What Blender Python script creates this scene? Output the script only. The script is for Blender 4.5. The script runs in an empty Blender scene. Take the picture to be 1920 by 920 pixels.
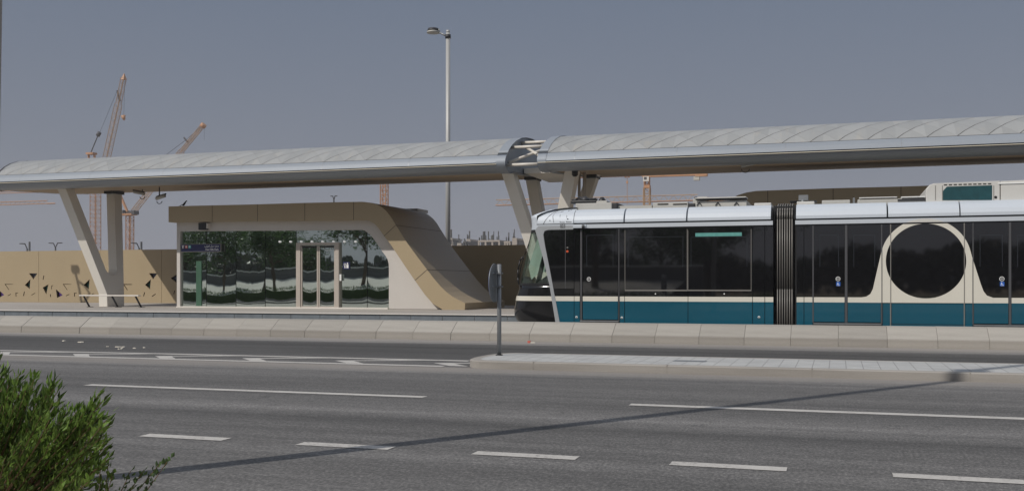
import bpy, math, random
from mathutils import Vector, Matrix
from mathutils.geometry import tessellate_polygon
R = math.radians
C = bpy.context.scene.collection
F = 1907.0; H = 1.3
CY, SY = 0.9524, 0.3048

def at(u, v, Y):
    """world point at depth plane Y seen in direction (u, v) of the survey photo"""
    r = (u - 960) / F
    k = Y / (SY * r + CY)
    return Vector(((CY * r - SY) * k, Y, H + (534 - v) / F * k))
def XZ(pts, Y):
    return [(p.x, p.z) for p in (at(u, v, Y) for u, v in pts)]
def X_(u, Y): return at(u, 534, Y).x

def S(r, g, b):
    f = lambda c: (c / 255 / 12.92) if c / 255 <= 0.04045 else ((c / 255 + 0.055) / 1.055) ** 2.4
    return (f(r), f(g), f(b), 1)

# ------------------------------------------------------------------ materials
class N:
    def __init__(s, name):
        s.m = bpy.data.materials.new(name); s.m.use_nodes = True
        s.t = s.m.node_tree; s.b = s.t.nodes['Principled BSDF']
    def n(s, typ, **kw):
        x = s.t.nodes.new(typ)
        for k, v in kw.items():
            if k in x.inputs.keys() if isinstance(k, str) else False: x.inputs[k].default_value = v
            else: setattr(x, k, v)
        return x
    def l(s, a, b): s.t.links.new(a, b)
    def math(s, op, a, b=None, c=None, clamp=False):
        x = s.t.nodes.new('ShaderNodeMath'); x.operation = op; x.use_clamp = clamp
        for i, q in enumerate((a, b, c)):
            if q is None: continue
            if isinstance(q, (int, float)): x.inputs[i].default_value = q
            else: s.l(q, x.inputs[i])
        return x.outputs[0]
    def mix(s, fac, a, b, bt='MIX'):
        x = s.t.nodes.new('ShaderNodeMix'); x.data_type = 'RGBA'; x.blend_type = bt
        for i, q in ((0, fac), (6, a), (7, b)):
            if isinstance(q, (int, float, tuple)): x.inputs[i].default_value = q
            else: s.l(q, x.inputs[i])
        return x.outputs[2]
    def ramp(s, fac, stops):
        x = s.t.nodes.new('ShaderNodeValToRGB'); e = x.color_ramp.elements
        while len(e) < len(stops): e.new(0.5)
        for q, (p, c) in zip(e, stops): q.position = p; q.color = c if isinstance(c, tuple) else (c, c, c, 1)
        s.l(fac, x.inputs[0]); return x.outputs[0]
    def coord(s, scale=(1, 1, 1), out='Object'):
        tc = s.t.nodes.new('ShaderNodeTexCoord'); mp = s.t.nodes.new('ShaderNodeMapping')
        mp.inputs['Scale'].default_value = scale; s.l(tc.outputs[out], mp.inputs[0]); return mp.outputs[0]
    def noise(s, vec, scale, detail=4, rough=0.55):
        x = s.t.nodes.new('ShaderNodeTexNoise'); x.inputs['Scale'].default_value = scale
        x.inputs['Detail'].default_value = detail; x.inputs['Roughness'].default_value = rough
        s.l(vec, x.inputs['Vector']); return x.outputs[0]
    def bump(s, h, strength=0.2, dist=0.01):
        x = s.t.nodes.new('ShaderNodeBump'); x.inputs['Strength'].default_value = strength
        x.inputs['Distance'].default_value = dist; s.l(h, x.inputs['Height']); s.l(x.outputs[0], s.b.inputs['Normal'])
    def base(s, c):
        if isinstance(c, tuple): s.b.inputs['Base Color'].default_value = c
        else: s.l(c, s.b.inputs['Base Color'])
    def set(s, **kw):
        names = dict(rough='Roughness', metal='Metallic', ior='IOR', spec='Specular IOR Level', coat='Coat Weight', trans='Transmission Weight', alpha='Alpha', coat_rough='Coat Roughness')
        for k, v in kw.items(): s.b.inputs[names[k]].default_value = v
        return s

def dirt(name, col, var=0.12, scale=1.2, rough=0.6, metal=0.0, bump=0.0, stretch=(1, 1, 1), fine=30, coat=0.0, **kw):
    """a paint / concrete / metal whose colour wanders a little"""
    a = N(name); v = a.coord(stretch)
    n1 = a.noise(v, scale, 5); n2 = a.noise(v, fine, 3)
    f = a.math('ADD', a.math('MULTIPLY', n1, 0.7), a.math('MULTIPLY', n2, 0.3))
    lo = tuple(c * (1 - var) for c in col[:3]) + (1,); hi = tuple(min(1, c * (1 + var)) for c in col[:3]) + (1,)
    a.base(a.ramp(f, [(0.3, lo), (0.7, hi)]))
    a.set(rough=rough, metal=metal, coat=coat, **kw)
    if bump: a.bump(n2, bump, 0.01)
    return a.m

M = {}
M['beige'] = dirt('beige_cladding', (0.375, 0.298, 0.19, 1), 0.06, 0.5, 0.42, stretch=(1, 1, .5))
M['brown'] = dirt('bronze_cladding', (0.30, 0.213, 0.118, 1), 0.06, 0.5, 0.38)
M['white_panel'] = dirt('pale_render', (0.54, 0.51, 0.475, 1), 0.06, 0.8, 0.7, bump=0.05)
M['column'] = dirt('column_paint', (0.72, 0.685, 0.62, 1), 0.05, 0.7, 0.5)
M['tube'] = dirt('white_steel_tube', (0.62, 0.58, 0.52, 1), 0.04, 1, 0.4)
M['fascia'] = dirt('silver_fascia', (0.25, 0.275, 0.31, 1), 0.07, 0.6, 0.58, metal=0.15, stretch=(.3, 1, 1))
M['fascia_dark'] = dirt('fascia_underside_metal', (0.25, 0.275, 0.31, 1), 0.08, 0.6, 0.4, metal=0.3, stretch=(.3, 1, 1))
M['seam'] = dirt('dark_gasket', (0.02, 0.018, 0.016, 1), 0.1, 2, 0.8)
M['strip'] = dirt('cream_strip', (0.62, 0.57, 0.47, 1), 0.05, 1, 0.5)
M['steel'] = dirt('galvanised_steel', (0.24, 0.25, 0.26, 1), 0.12, 6, 0.45, metal=0.5)
M['pole'] = dirt('pole_paint', (0.40, 0.40, 0.39, 1), 0.05, 2, 0.45, metal=0.1)
M['dark_metal'] = dirt('dark_grey_metal', (0.045, 0.045, 0.048, 1), 0.2, 3, 0.5, metal=0.3)
M['black'] = dirt('black_plastic', (0.012, 0.012, 0.013, 1), 0.2, 3, 0.45)
M['rust'] = dirt('crane_orange', (0.42, 0.225, 0.12, 1), 0.2, 0.6, 0.6)
M['tan_crane'] = dirt('crane_tan', (0.42, 0.28, 0.17, 1), 0.2, 0.6, 0.6)
M['crane_grey'] = dirt('crane_machinery', (0.06, 0.06, 0.065, 1), 0.3, 0.5, 0.6)
M['crane_white'] = dirt('crane_white_board', (0.55, 0.53, 0.5, 1), 0.05, 0.5, 0.6)
M['door_frame'] = dirt('brushed_door_frame', (0.46, 0.41, 0.36, 1), 0.1, 4, 0.5, metal=0.2, stretch=(1, 1, .1))
M['sill'] = dirt('pale_stone_sill', (0.66, 0.62, 0.57, 1), 0.05, 2, 0.5)
M['tilepave'] = dirt('tram_cream', (0.66, 0.63, 0.55, 1), 0.02, 1, 0.3, coat=0.5)
M['silver'] = dirt('tram_silver_paint', (0.50, 0.54, 0.59, 1), 0.03, 0.5, 0.55, metal=0.12)
M['pale_silver'] = dirt('tram_pale_fascia', (0.52, 0.555, 0.60, 1), 0.02, 0.5, 0.45, metal=0.1)
M['pillar'] = dirt('tram_pillar_grey', (0.36, 0.375, 0.39, 1), 0.04, 1, 0.4, metal=0.2)
M['blue'] = dirt('tram_teal_blue', (0.006, 0.078, 0.122, 1), 0.1, 1.2, 0.22, coat=0.4, stretch=(.3, 1, 1))
M['roofbox'] = dirt('tram_roof_equipment', (0.42, 0.41, 0.38, 1), 0.08, 2, 0.6)
M['acwhite'] = dirt('roof_unit_white', (0.55, 0.54, 0.51, 1), 0.05, 2, 0.5)
M['teal_mesh'] = dirt('roof_unit_teal_grille', (0.012, 0.06, 0.07, 1), 0.2, 8, 0.4)
M['white'] = dirt('white_paint', (0.78, 0.78, 0.76, 1), 0.02, 3, 0.5)
M['navy'] = dirt('navy_sign', (0.018, 0.022, 0.085, 1), 0.05, 3, 0.35)
M['signblue'] = dirt('blue_pictogram', (0.02, 0.12, 0.5, 1), 0.05, 3, 0.35)
M['red'] = dirt('red_mark', (0.5, 0.12, 0.09, 1), 0.05, 3, 0.35)
M['teal'] = dirt('teal_mark', (0.10, 0.42, 0.42, 1), 0.05, 3, 0.35)
M['grey_line'] = dirt('window_edge_line', (0.075, 0.075, 0.08, 1), 0.05, 3, 0.4)
M['faint'] = dirt('glass_ceramic_edge', (0.035, 0.04, 0.048, 1), 0.05, 3, 0.25)
M['frame_line'] = dirt('window_frame_grey', (0.19, 0.18, 0.165, 1), 0.05, 3, 0.4)
M['granite'] = dirt('blue_grey_granite', (0.145, 0.165, 0.185, 1), 0.25, 3, 0.45, fine=60)
M['soil'] = dirt('sandy_soil', (0.30, 0.235, 0.165, 1), 0.2, 0.6, 0.95, bump=0.3)
M['ballast'] = dirt('track_bed_concrete', (0.26, 0.25, 0.23, 1), 0.15, 1.5, 0.9)
M['bark'] = dirt('bark', (0.11, 0.085, 0.06, 1), 0.3, 8, 0.9, bump=0.4, stretch=(1, 1, .2))
M['twig'] = dirt('twig', (0.16, 0.10, 0.06, 1), 0.3, 20, 0.8)
M['orange_light'] = dirt('marker_lens', (0.6, 0.1, 0.04, 1), 0.05, 3, 0.3)
M['green_panel'] = dirt('green_glass_strip', (0.06, 0.125, 0.085, 1), 0.08, 2, 0.25)
M['far_concrete'] = dirt('raw_concrete_frame', (0.33, 0.29, 0.25, 1), 0.2, 0.2, 0.9)
M['far_dark'] = dirt('dark_formwork', (0.07, 0.065, 0.06, 1), 0.2, 0.2, 0.9)  # dark tone of tower cores, scaffold bars and one block
M['purple_glass'] = dirt('purple_reveal', (0.08, 0.035, 0.17, 1), 0.1, 3, 0.3)
M['green_glass'] = dirt('green_reveal', (0.015, 0.10, 0.075, 1), 0.1, 3, 0.3)
M['slate_glass'] = dirt('slate_reveal', (0.08, 0.085, 0.12, 1), 0.1, 3, 0.3)
M['reveal'] = dirt('bronze_reveal', (0.12, 0.085, 0.05, 1), 0.1, 3, 0.5)
M['blind'] = dirt('green_blind_and_glare', (0.36, 0.43, 0.385, 1), 0.04, 2, 0.7)
M['seat'] = dirt('cab_interior_grey', (0.10, 0.11, 0.11, 1), 0.15, 3, 0.6)
M['feather'] = dirt('black_feather', (0.015, 0.014, 0.014, 1), 0.2, 20, 0.7)
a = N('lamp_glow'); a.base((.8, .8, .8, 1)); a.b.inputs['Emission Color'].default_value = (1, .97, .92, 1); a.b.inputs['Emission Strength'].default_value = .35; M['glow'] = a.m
M['litter'] = dirt('paper_scrap', (0.62, 0.58, 0.5, 1), 0.1, 20, 0.8)

# gloss black tram glass
a = N('tram_black_glass'); v = a.coord((1, 1, 1))
a.base((0.006, 0.006, 0.007, 1)); a.set(rough=0.03, ior=1.8); a.bump(a.noise(v, 0.7, 2), 0.02, 0.05); M['bglass'] = a.m
a = N('tram_black_paint'); a.base((0.007, 0.007, 0.008, 1)); a.set(rough=0.12, ior=1.6); v = a.coord(); a.bump(a.noise(v, 1.2, 2), 0.02, 0.05); M['bpaint'] = a.m
# windscreen: tinted see-through glass
a = N('tinted_windscreen'); a.b.inputs['Base Color'].default_value = (0.55, 0.66, 0.58, 1)
a.set(rough=0.02, ior=1.5)
tr = a.n('ShaderNodeBsdfTransparent'); tr.inputs[0].default_value = (0.80, 0.88, 0.83, 1)
gl = a.n('ShaderNodeBsdfGlossy'); gl.inputs['Roughness'].default_value = 0.03; gl.inputs['Color'].default_value = (.8, .9, .85, 1)
lw = a.n('ShaderNodeLayerWeight'); lw.inputs[0].default_value = .5
frx = a.math('ADD', a.math('MULTIPLY', a.math('POWER', lw.outputs['Facing'], 4.0), .6), .07)
mx = a.n('ShaderNodeMixShader'); a.l(frx, mx.inputs[0]); a.l(tr.outputs[0], mx.inputs[1]); a.l(gl.outputs[0], mx.inputs[2])
a.l(mx.outputs[0], a.t.nodes['Material Output'].inputs[0]); M['screen'] = a.m
# mirror-like station glass, panes bowed a little
a = N('mirror_station_glass'); a.base((0.50, 0.56, 0.53, 1)); a.set(rough=0.015, metal=1.0)
uv = a.n('ShaderNodeUVMap'); sx = a.n('ShaderNodeSeparateXYZ'); a.l(uv.outputs[0], sx.inputs[0])
cx_ = a.math('SUBTRACT', sx.outputs[0], 0.5)
bow = a.math('MULTIPLY', cx_, cx_)
low = a.math('SUBTRACT', 1.0, sx.outputs[1], clamp=True)
hgt = a.math('MULTIPLY', bow, a.math('MULTIPLY', low, low))
v = a.coord((1, 1, .5)); n1 = a.noise(v, 1.3, 2)
hh = a.math('ADD', a.math('MULTIPLY', hgt, -0.75), a.math('MULTIPLY', n1, 0.10))
a.bump(hh, 1.0, 0.020); M['mirror'] = a.m

# asphalt
a = N('asphalt'); v = a.coord()
fine = a.noise(a.coord((1, .55, 1)), 42, 3, 0.8); big = a.noise(a.coord((.12, .8, 1)), 0.8, 5, .6); streak = a.noise(a.coord((.05, 2.2, 1)), 1.0, 4, .65)
col = a.ramp(fine, [(0.30, (0.055, 0.053, 0.052, 1)), (0.50, (0.105, 0.101, 0.098, 1)), (0.71, (0.21, 0.20, 0.192, 1))])
col = a.mix(1.0, col, a.ramp(big, [(0.3, 0.80), (0.7, 1.22)]), 'MULTIPLY')
col = a.mix(1.0, col, a.ramp(streak, [(0.3, 0.74), (0.7, 1.24)]), 'MULTIPLY')
sep = a.n('ShaderNodeSeparateXYZ'); tc = a.n('ShaderNodeTexCoord'); a.l(tc.outputs['Object'], sep.inputs[0])
yn = a.math('ADD', sep.outputs[1], a.math('MULTIPLY', a.math('SUBTRACT', streak, 0.5), 0.9))
mr = a.math('DIVIDE', yn, 24.0)
# polished wheel bands and the dust gathered along the kerbs
band = a.ramp(mr, [(0.0, 1.0), (8.2 / 24, 1.0), (8.9 / 24, 0.80), (9.7 / 24, 1.22), (10.4 / 24, 0.82), (12.2 / 24, 0.90), (14.0 / 24, 1.2), (17.0 / 24, 0.62), (19.6 / 24, 0.42), (20.6 / 24, 0.62), (21.2 / 24, 1.25), (22.2 / 24, 2.0)])
x = a.t.nodes.new('ShaderNodeMix'); x.data_type = 'RGBA'; x.blend_type = 'MULTIPLY'; x.inputs[0].default_value = 1
a.l(col, x.inputs[6]); a.l(band, x.inputs[7]); col = x.outputs[2]
med = a.noise(a.coord((.6, 1, 1)), 9, 5, .75)
col = a.mix(1.0, col, a.ramp(med, [(0.3, 0.76), (0.5, 1.0), (0.72, 1.28)]), 'MULTIPLY')
pit = a.noise(a.coord((1, 2.2, 1)), 7.0, 2, .5)
col = a.mix(a.math('MULTIPLY', a.ramp(pit, [(0.70, 0.0), (0.74, 1.0)]), .5), col, (0.03, 0.029, 0.028, 1))
vc = a.n('ShaderNodeTexVoronoi'); vc.feature = 'DISTANCE_TO_EDGE'; vc.inputs['Scale'].default_value = .33
nz = a.n('ShaderNodeTexNoise'); nz.inputs['Scale'].default_value = 1.5; nz.inputs['Detail'].default_value = 5; a.l(v, nz.inputs['Vector'])
vm = a.n('ShaderNodeVectorMath'); vm.operation = 'MULTIPLY_ADD'; a.l(nz.outputs['Color'], vm.inputs[0]); vm.inputs[1].default_value = (1.4, 1.4, 0); a.l(v, vm.inputs[2]); a.l(vm.outputs[0], vc.inputs['Vector'])
crk = a.math('MULTIPLY', a.ramp(vc.outputs['Distance'], [(0.0, 1.0), (0.0035, 0.0)]), a.ramp(big, [(0.45, 0.0), (0.6, 0.55)]))
col = a.mix(crk, col, (0.035, 0.034, 0.033, 1))
vo = a.n('ShaderNodeTexVoronoi'); vo.inputs['Scale'].default_value = 3.2; a.l(v, vo.inputs[0])
speck = a.ramp(vo.outputs['Distance'], [(0.0, 1.0), (0.022, 1.0), (0.03, 0.0)])
col = a.mix(a.math('MULTIPLY', speck, 0.35), col, (0.35, 0.33, 0.3, 1))
d1 = a.ramp(mr, [(13.9 / 24, 0.0), (14.8 / 24, 0.75), (15.0 / 24, 0.75), (15.2 / 24, 0.0), (21.0 / 24, 0.0), (21.9 / 24, 0.75), (22.6 / 24, 1.0)])
col = a.mix(a.math('MULTIPLY', d1, a.ramp(big, [(0.3, 0.55), (0.6, 1.0)])), col, (0.27, 0.245, 0.22, 1))
a.base(col); a.set(rough=0.85); a.bump(fine, 0.5, 0.006); M['asphalt'] = a.m
# road paint, worn
a = N('road_paint'); v = a.coord(); w = a.noise(v, 26, 5, .75); w2 = a.noise(v, 2.5, 3)
col = a.ramp(a.math('ADD', a.math('MULTIPLY', w, .7), a.math('MULTIPLY', w2, .3)), [(0.33, (0.16, 0.15, 0.145, 1)), (0.45, (0.42, 0.40, 0.375, 1)), (0.7, (0.52, 0.50, 0.47, 1))])
a.base(col); a.set(rough=0.8); M['paint'] = a.m
# precast concrete with dusty streaks
def concrete(name, c, c2):
    a = N(name); v = a.coord(); n1 = a.noise(a.coord((.25, 1, 3)), 1.6, 5, .6); n2 = a.noise(v, 40, 4, .7)
    oi = a.n('ShaderNodeObjectInfo')
    f = a.math('ADD', a.math('MULTIPLY', n1, .75), a.math('MULTIPLY', n2, .25))
    col = a.ramp(f, [(0.32, c2), (0.62, c)])
    sep = a.n('ShaderNodeMapRange'); sep.inputs[3].default_value = 0.89; sep.inputs[4].default_value = 1.08; a.l(oi.outputs['Random'], sep.inputs[0])
    cc = a.n('ShaderNodeCombineXYZ')
    for i in range(3): a.l(sep.outputs[0], cc.inputs[i])
    col = a.mix(1.0, col, cc.outputs[0], 'MULTIPLY')
    a.base(col); a.set(rough=0.85); a.bump(n2, 0.25, 0.005); return a.m
M['barrier'] = concrete('barrier_concrete', (0.36, 0.337, 0.302, 1), (0.27, 0.252, 0.225, 1))
M['barrier_low'] = concrete('barrier_dusty_foot', (0.30, 0.278, 0.248, 1), (0.215, 0.198, 0.176, 1))
M['kerb'] = concrete('island_kerb_concrete', (0.36, 0.335, 0.305, 1), (0.26, 0.24, 0.215, 1))
M['platform'] = concrete('platform_paving', (0.40, 0.37, 0.335, 1), (0.31, 0.285, 0.26, 1))
M['pavelight'] = concrete('pale_paving', (0.50, 0.48, 0.45, 1), (0.40, 0.38, 0.35, 1))
M['wallgrey'] = concrete('grey_garden_wall', (0.20, 0.20, 0.20, 1), (0.13, 0.13, 0.13, 1))
# island slabs (joints every 0.23 m)
a = N('island_slabs'); tc = a.n('ShaderNodeTexCoord'); sep = a.n('ShaderNodeSeparateXYZ'); a.l(tc.outputs['Object'], sep.inputs[0])
fx = a.math('FRACT', a.math('DIVIDE', a.math('ADD', sep.outputs[0], 50), 0.232))
ed = a.math('LESS_THAN', fx, 0.05)
fy = a.math('LESS_THAN', a.math('ABSOLUTE', a.math('SUBTRACT', sep.outputs[1], 16.55)), 0.012)
ed = a.math('MAXIMUM', ed, fy)
n1 = a.noise(a.coord(), 3, 5)
col = a.ramp(n1, [(0.3, (0.34, 0.34, 0.335, 1)), (0.7, (0.43, 0.43, 0.42, 1))])
a.base(a.mix(ed, col, (0.22, 0.215, 0.21, 1))); a.set(rough=.8); M['slabs'] = a.m
# diagrid shell, uses UV (x metres, arc metres)
a = N('diagrid_shell'); uv = a.n('ShaderNodeUVMap'); sep = a.n('ShaderNodeSeparateXYZ'); a.l(uv.outputs[0], sep.inputs[0])
U, V = sep.outputs[0], sep.outputs[1]; P = 0.8
pa = a.math('DIVIDE', a.math('SUBTRACT', U, a.math('MULTIPLY', V, 0.8)), P)
pb = a.math('DIVIDE', a.math('ADD', U, a.math('MULTIPLY', V, 0.8)), P)
fa = a.math('FRACT', a.math('ADD', pa, 200)); fb = a.math('FRACT', a.math('ADD', pb, 200))
la = a.math('LESS_THAN', fa, 0.042); 
lb = a.math('LESS_THAN', fb, 0.03)
ia = a.math('FLOOR', pa); ib = a.math('FLOOR', pb)
cv = a.n('ShaderNodeCombineXYZ'); a.l(ia, cv.inputs[0]); a.l(ib, cv.inputs[1])
half = a.math('GREATER_THAN', a.math('ADD', fa, fb), 1.0); a.l(half, cv.inputs[2])
wn = a.n('ShaderNodeTexWhiteNoise'); wn.noise_dimensions = '3D'; a.l(cv.outputs[0], wn.inputs[0])
n1 = a.noise(a.coord((1.2, .3, .3)), 3.2, 4, .6)
col = a.ramp(wn.outputs[0], [(0.0, (0.275, 0.28, 0.278, 1)), (1.0, (0.33, 0.334, 0.33, 1))])
col = a.mix(a.ramp(n1, [(0.55, 0.0), (0.8, 0.45)]), col, (0.42, 0.37, 0.30, 1))
col = a.mix(a.math('MULTIPLY', lb, 0.30), col, (0.16, 0.15, 0.14, 1))
col = a.mix(a.math('MULTIPLY', la, 0.9), col, (0.035, 0.03, 0.026, 1))
a.base(col); a.set(rough=.5, metal=0.05)
q = lambda t: a.math('MULTIPLY', t, a.math('SUBTRACT', 1.0, t))
pil = a.math('MULTIPLY', a.math('MULTIPLY', q(fa), q(fb)), 4.0)
a.bump(pil, 0.06, 0.05); M['shell'] = a.m
# timber-look soffit
a = N('soffit_board'); v = a.coord((.35, 6, 6)); n1 = a.noise(v, 2.2, 6, .7)
a.base(a.ramp(n1, [(0.28, (0.17, 0.12, 0.075, 1)), (0.5, (0.36, 0.275, 0.19, 1)), (0.75, (0.50, 0.40, 0.29, 1))])); a.set(rough=.7); M['soffit'] = a.m
# leaves
def leafmat(name, dark, light, rough=.45):
    a = N(name); g = a.n('ShaderNodeNewGeometry')
    col = a.ramp(g.outputs['Random Per Island'], [(0.0, dark), (0.7, light), (1.0, tuple(c * 1.3 for c in light[:3]) + (1,))])
    a.base(col); a.set(rough=rough)
    tl = a.n('ShaderNodeBsdfTranslucent'); a.l(col, tl.inputs[0]); mx = a.n('ShaderNodeMixShader'); mx.inputs[0].default_value = .35
    a.l(a.b.outputs[0], mx.inputs[1]); a.l(tl.outputs[0], mx.inputs[2]); a.l(mx.outputs[0], a.t.nodes['Material Output'].inputs[0]); return a.m
M['leaf'] = leafmat('shrub_leaf', (0.030, 0.055, 0.014, 1), (0.145, 0.235, 0.045, 1))
M['leaf2'] = leafmat('sprig_leaf', (0.04, 0.07, 0.03, 1), (0.10, 0.17, 0.06, 1))
M['treeleaf'] = leafmat('tree_leaf', (0.025, 0.05, 0.015, 1), (0.07, 0.13, 0.035, 1))
M['beltleaf'] = leafmat('belt_leaf', (0.006, 0.011, 0.004, 1), (0.018, 0.028, 0.010, 1))
M['hedgeleaf'] = leafmat('hedge_leaf', (0.02, 0.05, 0.01, 1), (0.06, 0.12, 0.02, 1))

# ------------------------------------------------------------------ mesh builder
class MB:
    def __init__(s): s.v = []; s.f = []; s.mi = []; s.mats = []; s.uv = {}; s.smooth = set()
    def mid(s, m):
        m = M[m]
        if m not in s.mats: s.mats.append(m)
        return s.mats.index(m)
    def face(s, idx, m, smooth=False, uv=None):
        s.f.append(idx); s.mi.append(s.mid(m))
        if smooth: s.smooth.add(len(s.f) - 1)
        if uv: s.uv[len(s.f) - 1] = uv
    def add(s, pts):
        n = len(s.v); s.v += [tuple(p) for p in pts]; return list(range(n, n + len(pts)))
    def box(s, x0, x1, y0, y1, z0, z1, m):
        if x0 > x1: x0, x1 = x1, x0
        if z0 > z1: z0, z1 = z1, z0
        i = s.add([(x0, y0, z0), (x1, y0, z0), (x1, y1, z0), (x0, y1, z0), (x0, y0, z1), (x1, y0, z1), (x1, y1, z1), (x0, y1, z1)])
        for q in ((0, 3, 2, 1), (4, 5, 6, 7), (0, 1, 5, 4), (1, 2, 6, 5), (2, 3, 7, 6), (3, 0, 4, 7)): s.face([i[k] for k in q], m)
        return s
    def tube(s, p0, p1, r0, m, r1=None, n=8, caps=True):
        p0 = Vector(p0); p1 = Vector(p1); r1 = r0 if r1 is None else r1
        d = (p1 - p0).normalized(); q = Vector((0, 0, 1)) if abs(d.z) < .9 else Vector((1, 0, 0))
        e1 = d.cross(q).normalized(); e2 = d.cross(e1)
        A = s.add([p0 + (e1 * math.cos(t) + e2 * math.sin(t)) * r0 for t in (2 * math.pi * k / n for k in range(n))])
        B = s.add([p1 + (e1 * math.cos(t) + e2 * math.sin(t)) * r1 for t in (2 * math.pi * k / n for k in range(n))])
        for k in range(n): s.face([A[k], A[(k + 1) % n], B[(k + 1) % n], B[k]], m, n > 5)
        if caps: s.face(A[::-1], m); s.face(B, m)
        return s
    def path(s, pts, r, m, n=8):
        for a_, b_ in zip(pts, pts[1:]): s.tube(a_, b_, r, m, n=n)
        return s
    def prism(s, poly, y0, y1, m, holes=(), side=None, back=True, hole_side=None):
        """poly: (x, z) outline, extruded from y0 (front) to y1"""
        loops = [list(poly)] + [list(h) for h in holes]
        flat = [p for l in loops for p in l]
        tris = tessellate_polygon([[Vector((p[0], p[1], 0)) for p in l] for l in loops])
        A = s.add([(p[0], y0, p[1]) for p in flat]); B = s.add([(p[0], y1, p[1]) for p in flat])
        for t in tris:
            pa, pb, pc = (flat[k] for k in t)
            cr = (pb[0] - pa[0]) * (pc[1] - pa[1]) - (pb[1] - pa[1]) * (pc[0] - pa[0])
            if abs(cr) < 1e-12: continue
            t = t if cr > 0 else t[::-1]
            s.face([A[k] for k in t], m)
            if back: s.face([B[k] for k in t[::-1]], m)
        o = 0
        for li, l in enumerate(loops):
            n = len(l); ms = (side or m) if li == 0 else (hole_side or side or m)
            ar = sum(l[k][0] * l[(k + 1) % n][1] - l[(k + 1) % n][0] * l[k][1] for k in range(n))
            flip = (ar < 0) ^ (li > 0)
            for k in range(n):
                q = [A[o + k], A[o + (k + 1) % n], B[o + (k + 1) % n], B[o + k]]
                mm = ms[k % len(ms)] if isinstance(ms, list) else ms
                s.face(q[::-1] if not flip else q, mm)
            o += n
        return s
    def sweep(s, sec, x0f, x1f, mats, nx=1, smooth=True, uvoff=0, closed=True):
        """sec: (y, z) section swept along x; x0f/x1f give the end x at each y"""
        n = len(sec); arc = [0]
        for k in range(1, n + 1):
            a_, b_ = sec[k - 1], sec[k % n]; arc.append(arc[-1] + math.hypot(a_[0] - b_[0], a_[1] - b_[1]))
        rows = []
        for j in range(nx + 1):
            t = j / nx
            rows.append(s.add([(x0f(y) * (1 - t) + x1f(y) * t, y, z) for y, z in sec]))
        for j in range(nx):
            for k in range(n if closed else n - 1):
                k2 = (k + 1) % n
                q = [rows[j][k], rows[j][k2], rows[j + 1][k2], rows[j + 1][k]]
                uv = [(s.v[q[0]][0], arc[k]), (s.v[q[1]][0], arc[k + 1]), (s.v[q[2]][0], arc[k + 1]), (s.v[q[3]][0], arc[k])]
                m = mats[k] if isinstance(mats, list) else mats
                if m: s.face(q, m, smooth, uv)
        return rows
    def build(s, name, parent=None, shift=None):
        me = bpy.data.meshes.new(name)
        me.from_pydata(s.v, [], s.f)
        for m in s.mats: me.materials.append(m)
        me.polygons.foreach_set('material_index', s.mi)
        if s.smooth: me.polygons.foreach_set('use_smooth', [k in s.smooth for k in range(len(s.f))])
        if s.uv:
            l = me.uv_layers.new(name='UVMap')
            for p in me.polygons:
                if p.index in s.uv:
                    for li, c in zip(p.loop_indices, s.uv[p.index]): l.data[li].uv = c
        me.update()
        o = bpy.data.objects.new(name, me); C.objects.link(o)
        if parent:
            o.parent = parent; o.matrix_parent_inverse = Matrix.Translation(-parent.location)
        return o

def tag(o, label, cat, group=None):
    o['label'] = label; o['category'] = cat
    if group: o['group'] = group
    return o
def thing(name, label, cat, loc=(0, 0, 0), group=None):
    o = bpy.data.objects.new(name, None); C.objects.link(o); o.location = loc; o.empty_display_size = .3
    return tag(o, label, cat, group)
def struct(o): o['kind'] = 'structure'; return o
def bevel(o, w=0.01, seg=2):
    b = o.modifiers.new('bevel', 'BEVEL'); b.width = w; b.segments = seg; b.limit_method = 'ANGLE'; return o
def text(name, body, height, loc, mat, parent, width=None, align='LEFT', bold=0.0):
    c = bpy.data.curves.new(name, 'FONT'); c.body = body; c.size = 1; c.offset = bold; c.extrude = 0.002
    o = bpy.data.objects.new(name, c); C.objects.link(o); bpy.context.view_layer.update()
    me = bpy.data.meshes.new_from_object(o.evaluated_get(bpy.context.evaluated_depsgraph_get()))
    bpy.data.objects.remove(o)
    xs = [q.co.x for q in me.vertices]; ys = [q.co.y for q in me.vertices]
    k = height / (max(ys) - min(ys)); kx = width / (max(xs) - min(xs)) if width else k
    for q in me.vertices:
        x, y, z = q.co
        q.co = (loc[0] + (x - min(xs)) * kx, loc[1] - z, loc[2] + (y - min(ys)) * k)
    me.materials.clear(); me.materials.append(M[mat]); me.update()
    n = bpy.data.objects.new(name, me); C.objects.link(n); n.parent = parent; n.matrix_parent_inverse = Matrix.Translation(-parent.location)
    return n

# ------------------------------------------------------------------ world, sun, camera
SUN_EL, SUN_AZ = R(44), math.atan2(-0.543, -0.84)   # direction towards the sun (x, y)
w = bpy.data.worlds.new('World'); bpy.context.scene.world = w; w.use_nodes = True
t = w.node_tree; bg = t.nodes['Background']; bg.inputs['Strength'].default_value = 0.1
sky = t.nodes.new('ShaderNodeTexSky'); sky.sky_type = 'NISHITA'; sky.sun_disc = False
sky.sun_elevation = SUN_EL; sky.sun_rotation = SUN_AZ
sky.dust_density = 5; sky.air_density = 1.0; sky.ozone_density = 2
tc = t.nodes.new('ShaderNodeTexCoord'); sp = t.nodes.new('ShaderNodeSeparateXYZ'); t.links.new(tc.outputs['Generated'], sp.inputs[0])
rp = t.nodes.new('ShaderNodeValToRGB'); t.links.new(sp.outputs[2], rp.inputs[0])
e = rp.color_ramp.elements; e[0].position = 0.0; e[0].color = (0.272, 0.280, 0.325, 1); e[1].position = 0.30; e[1].color = (0.137, 0.172, 0.238, 1)
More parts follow.
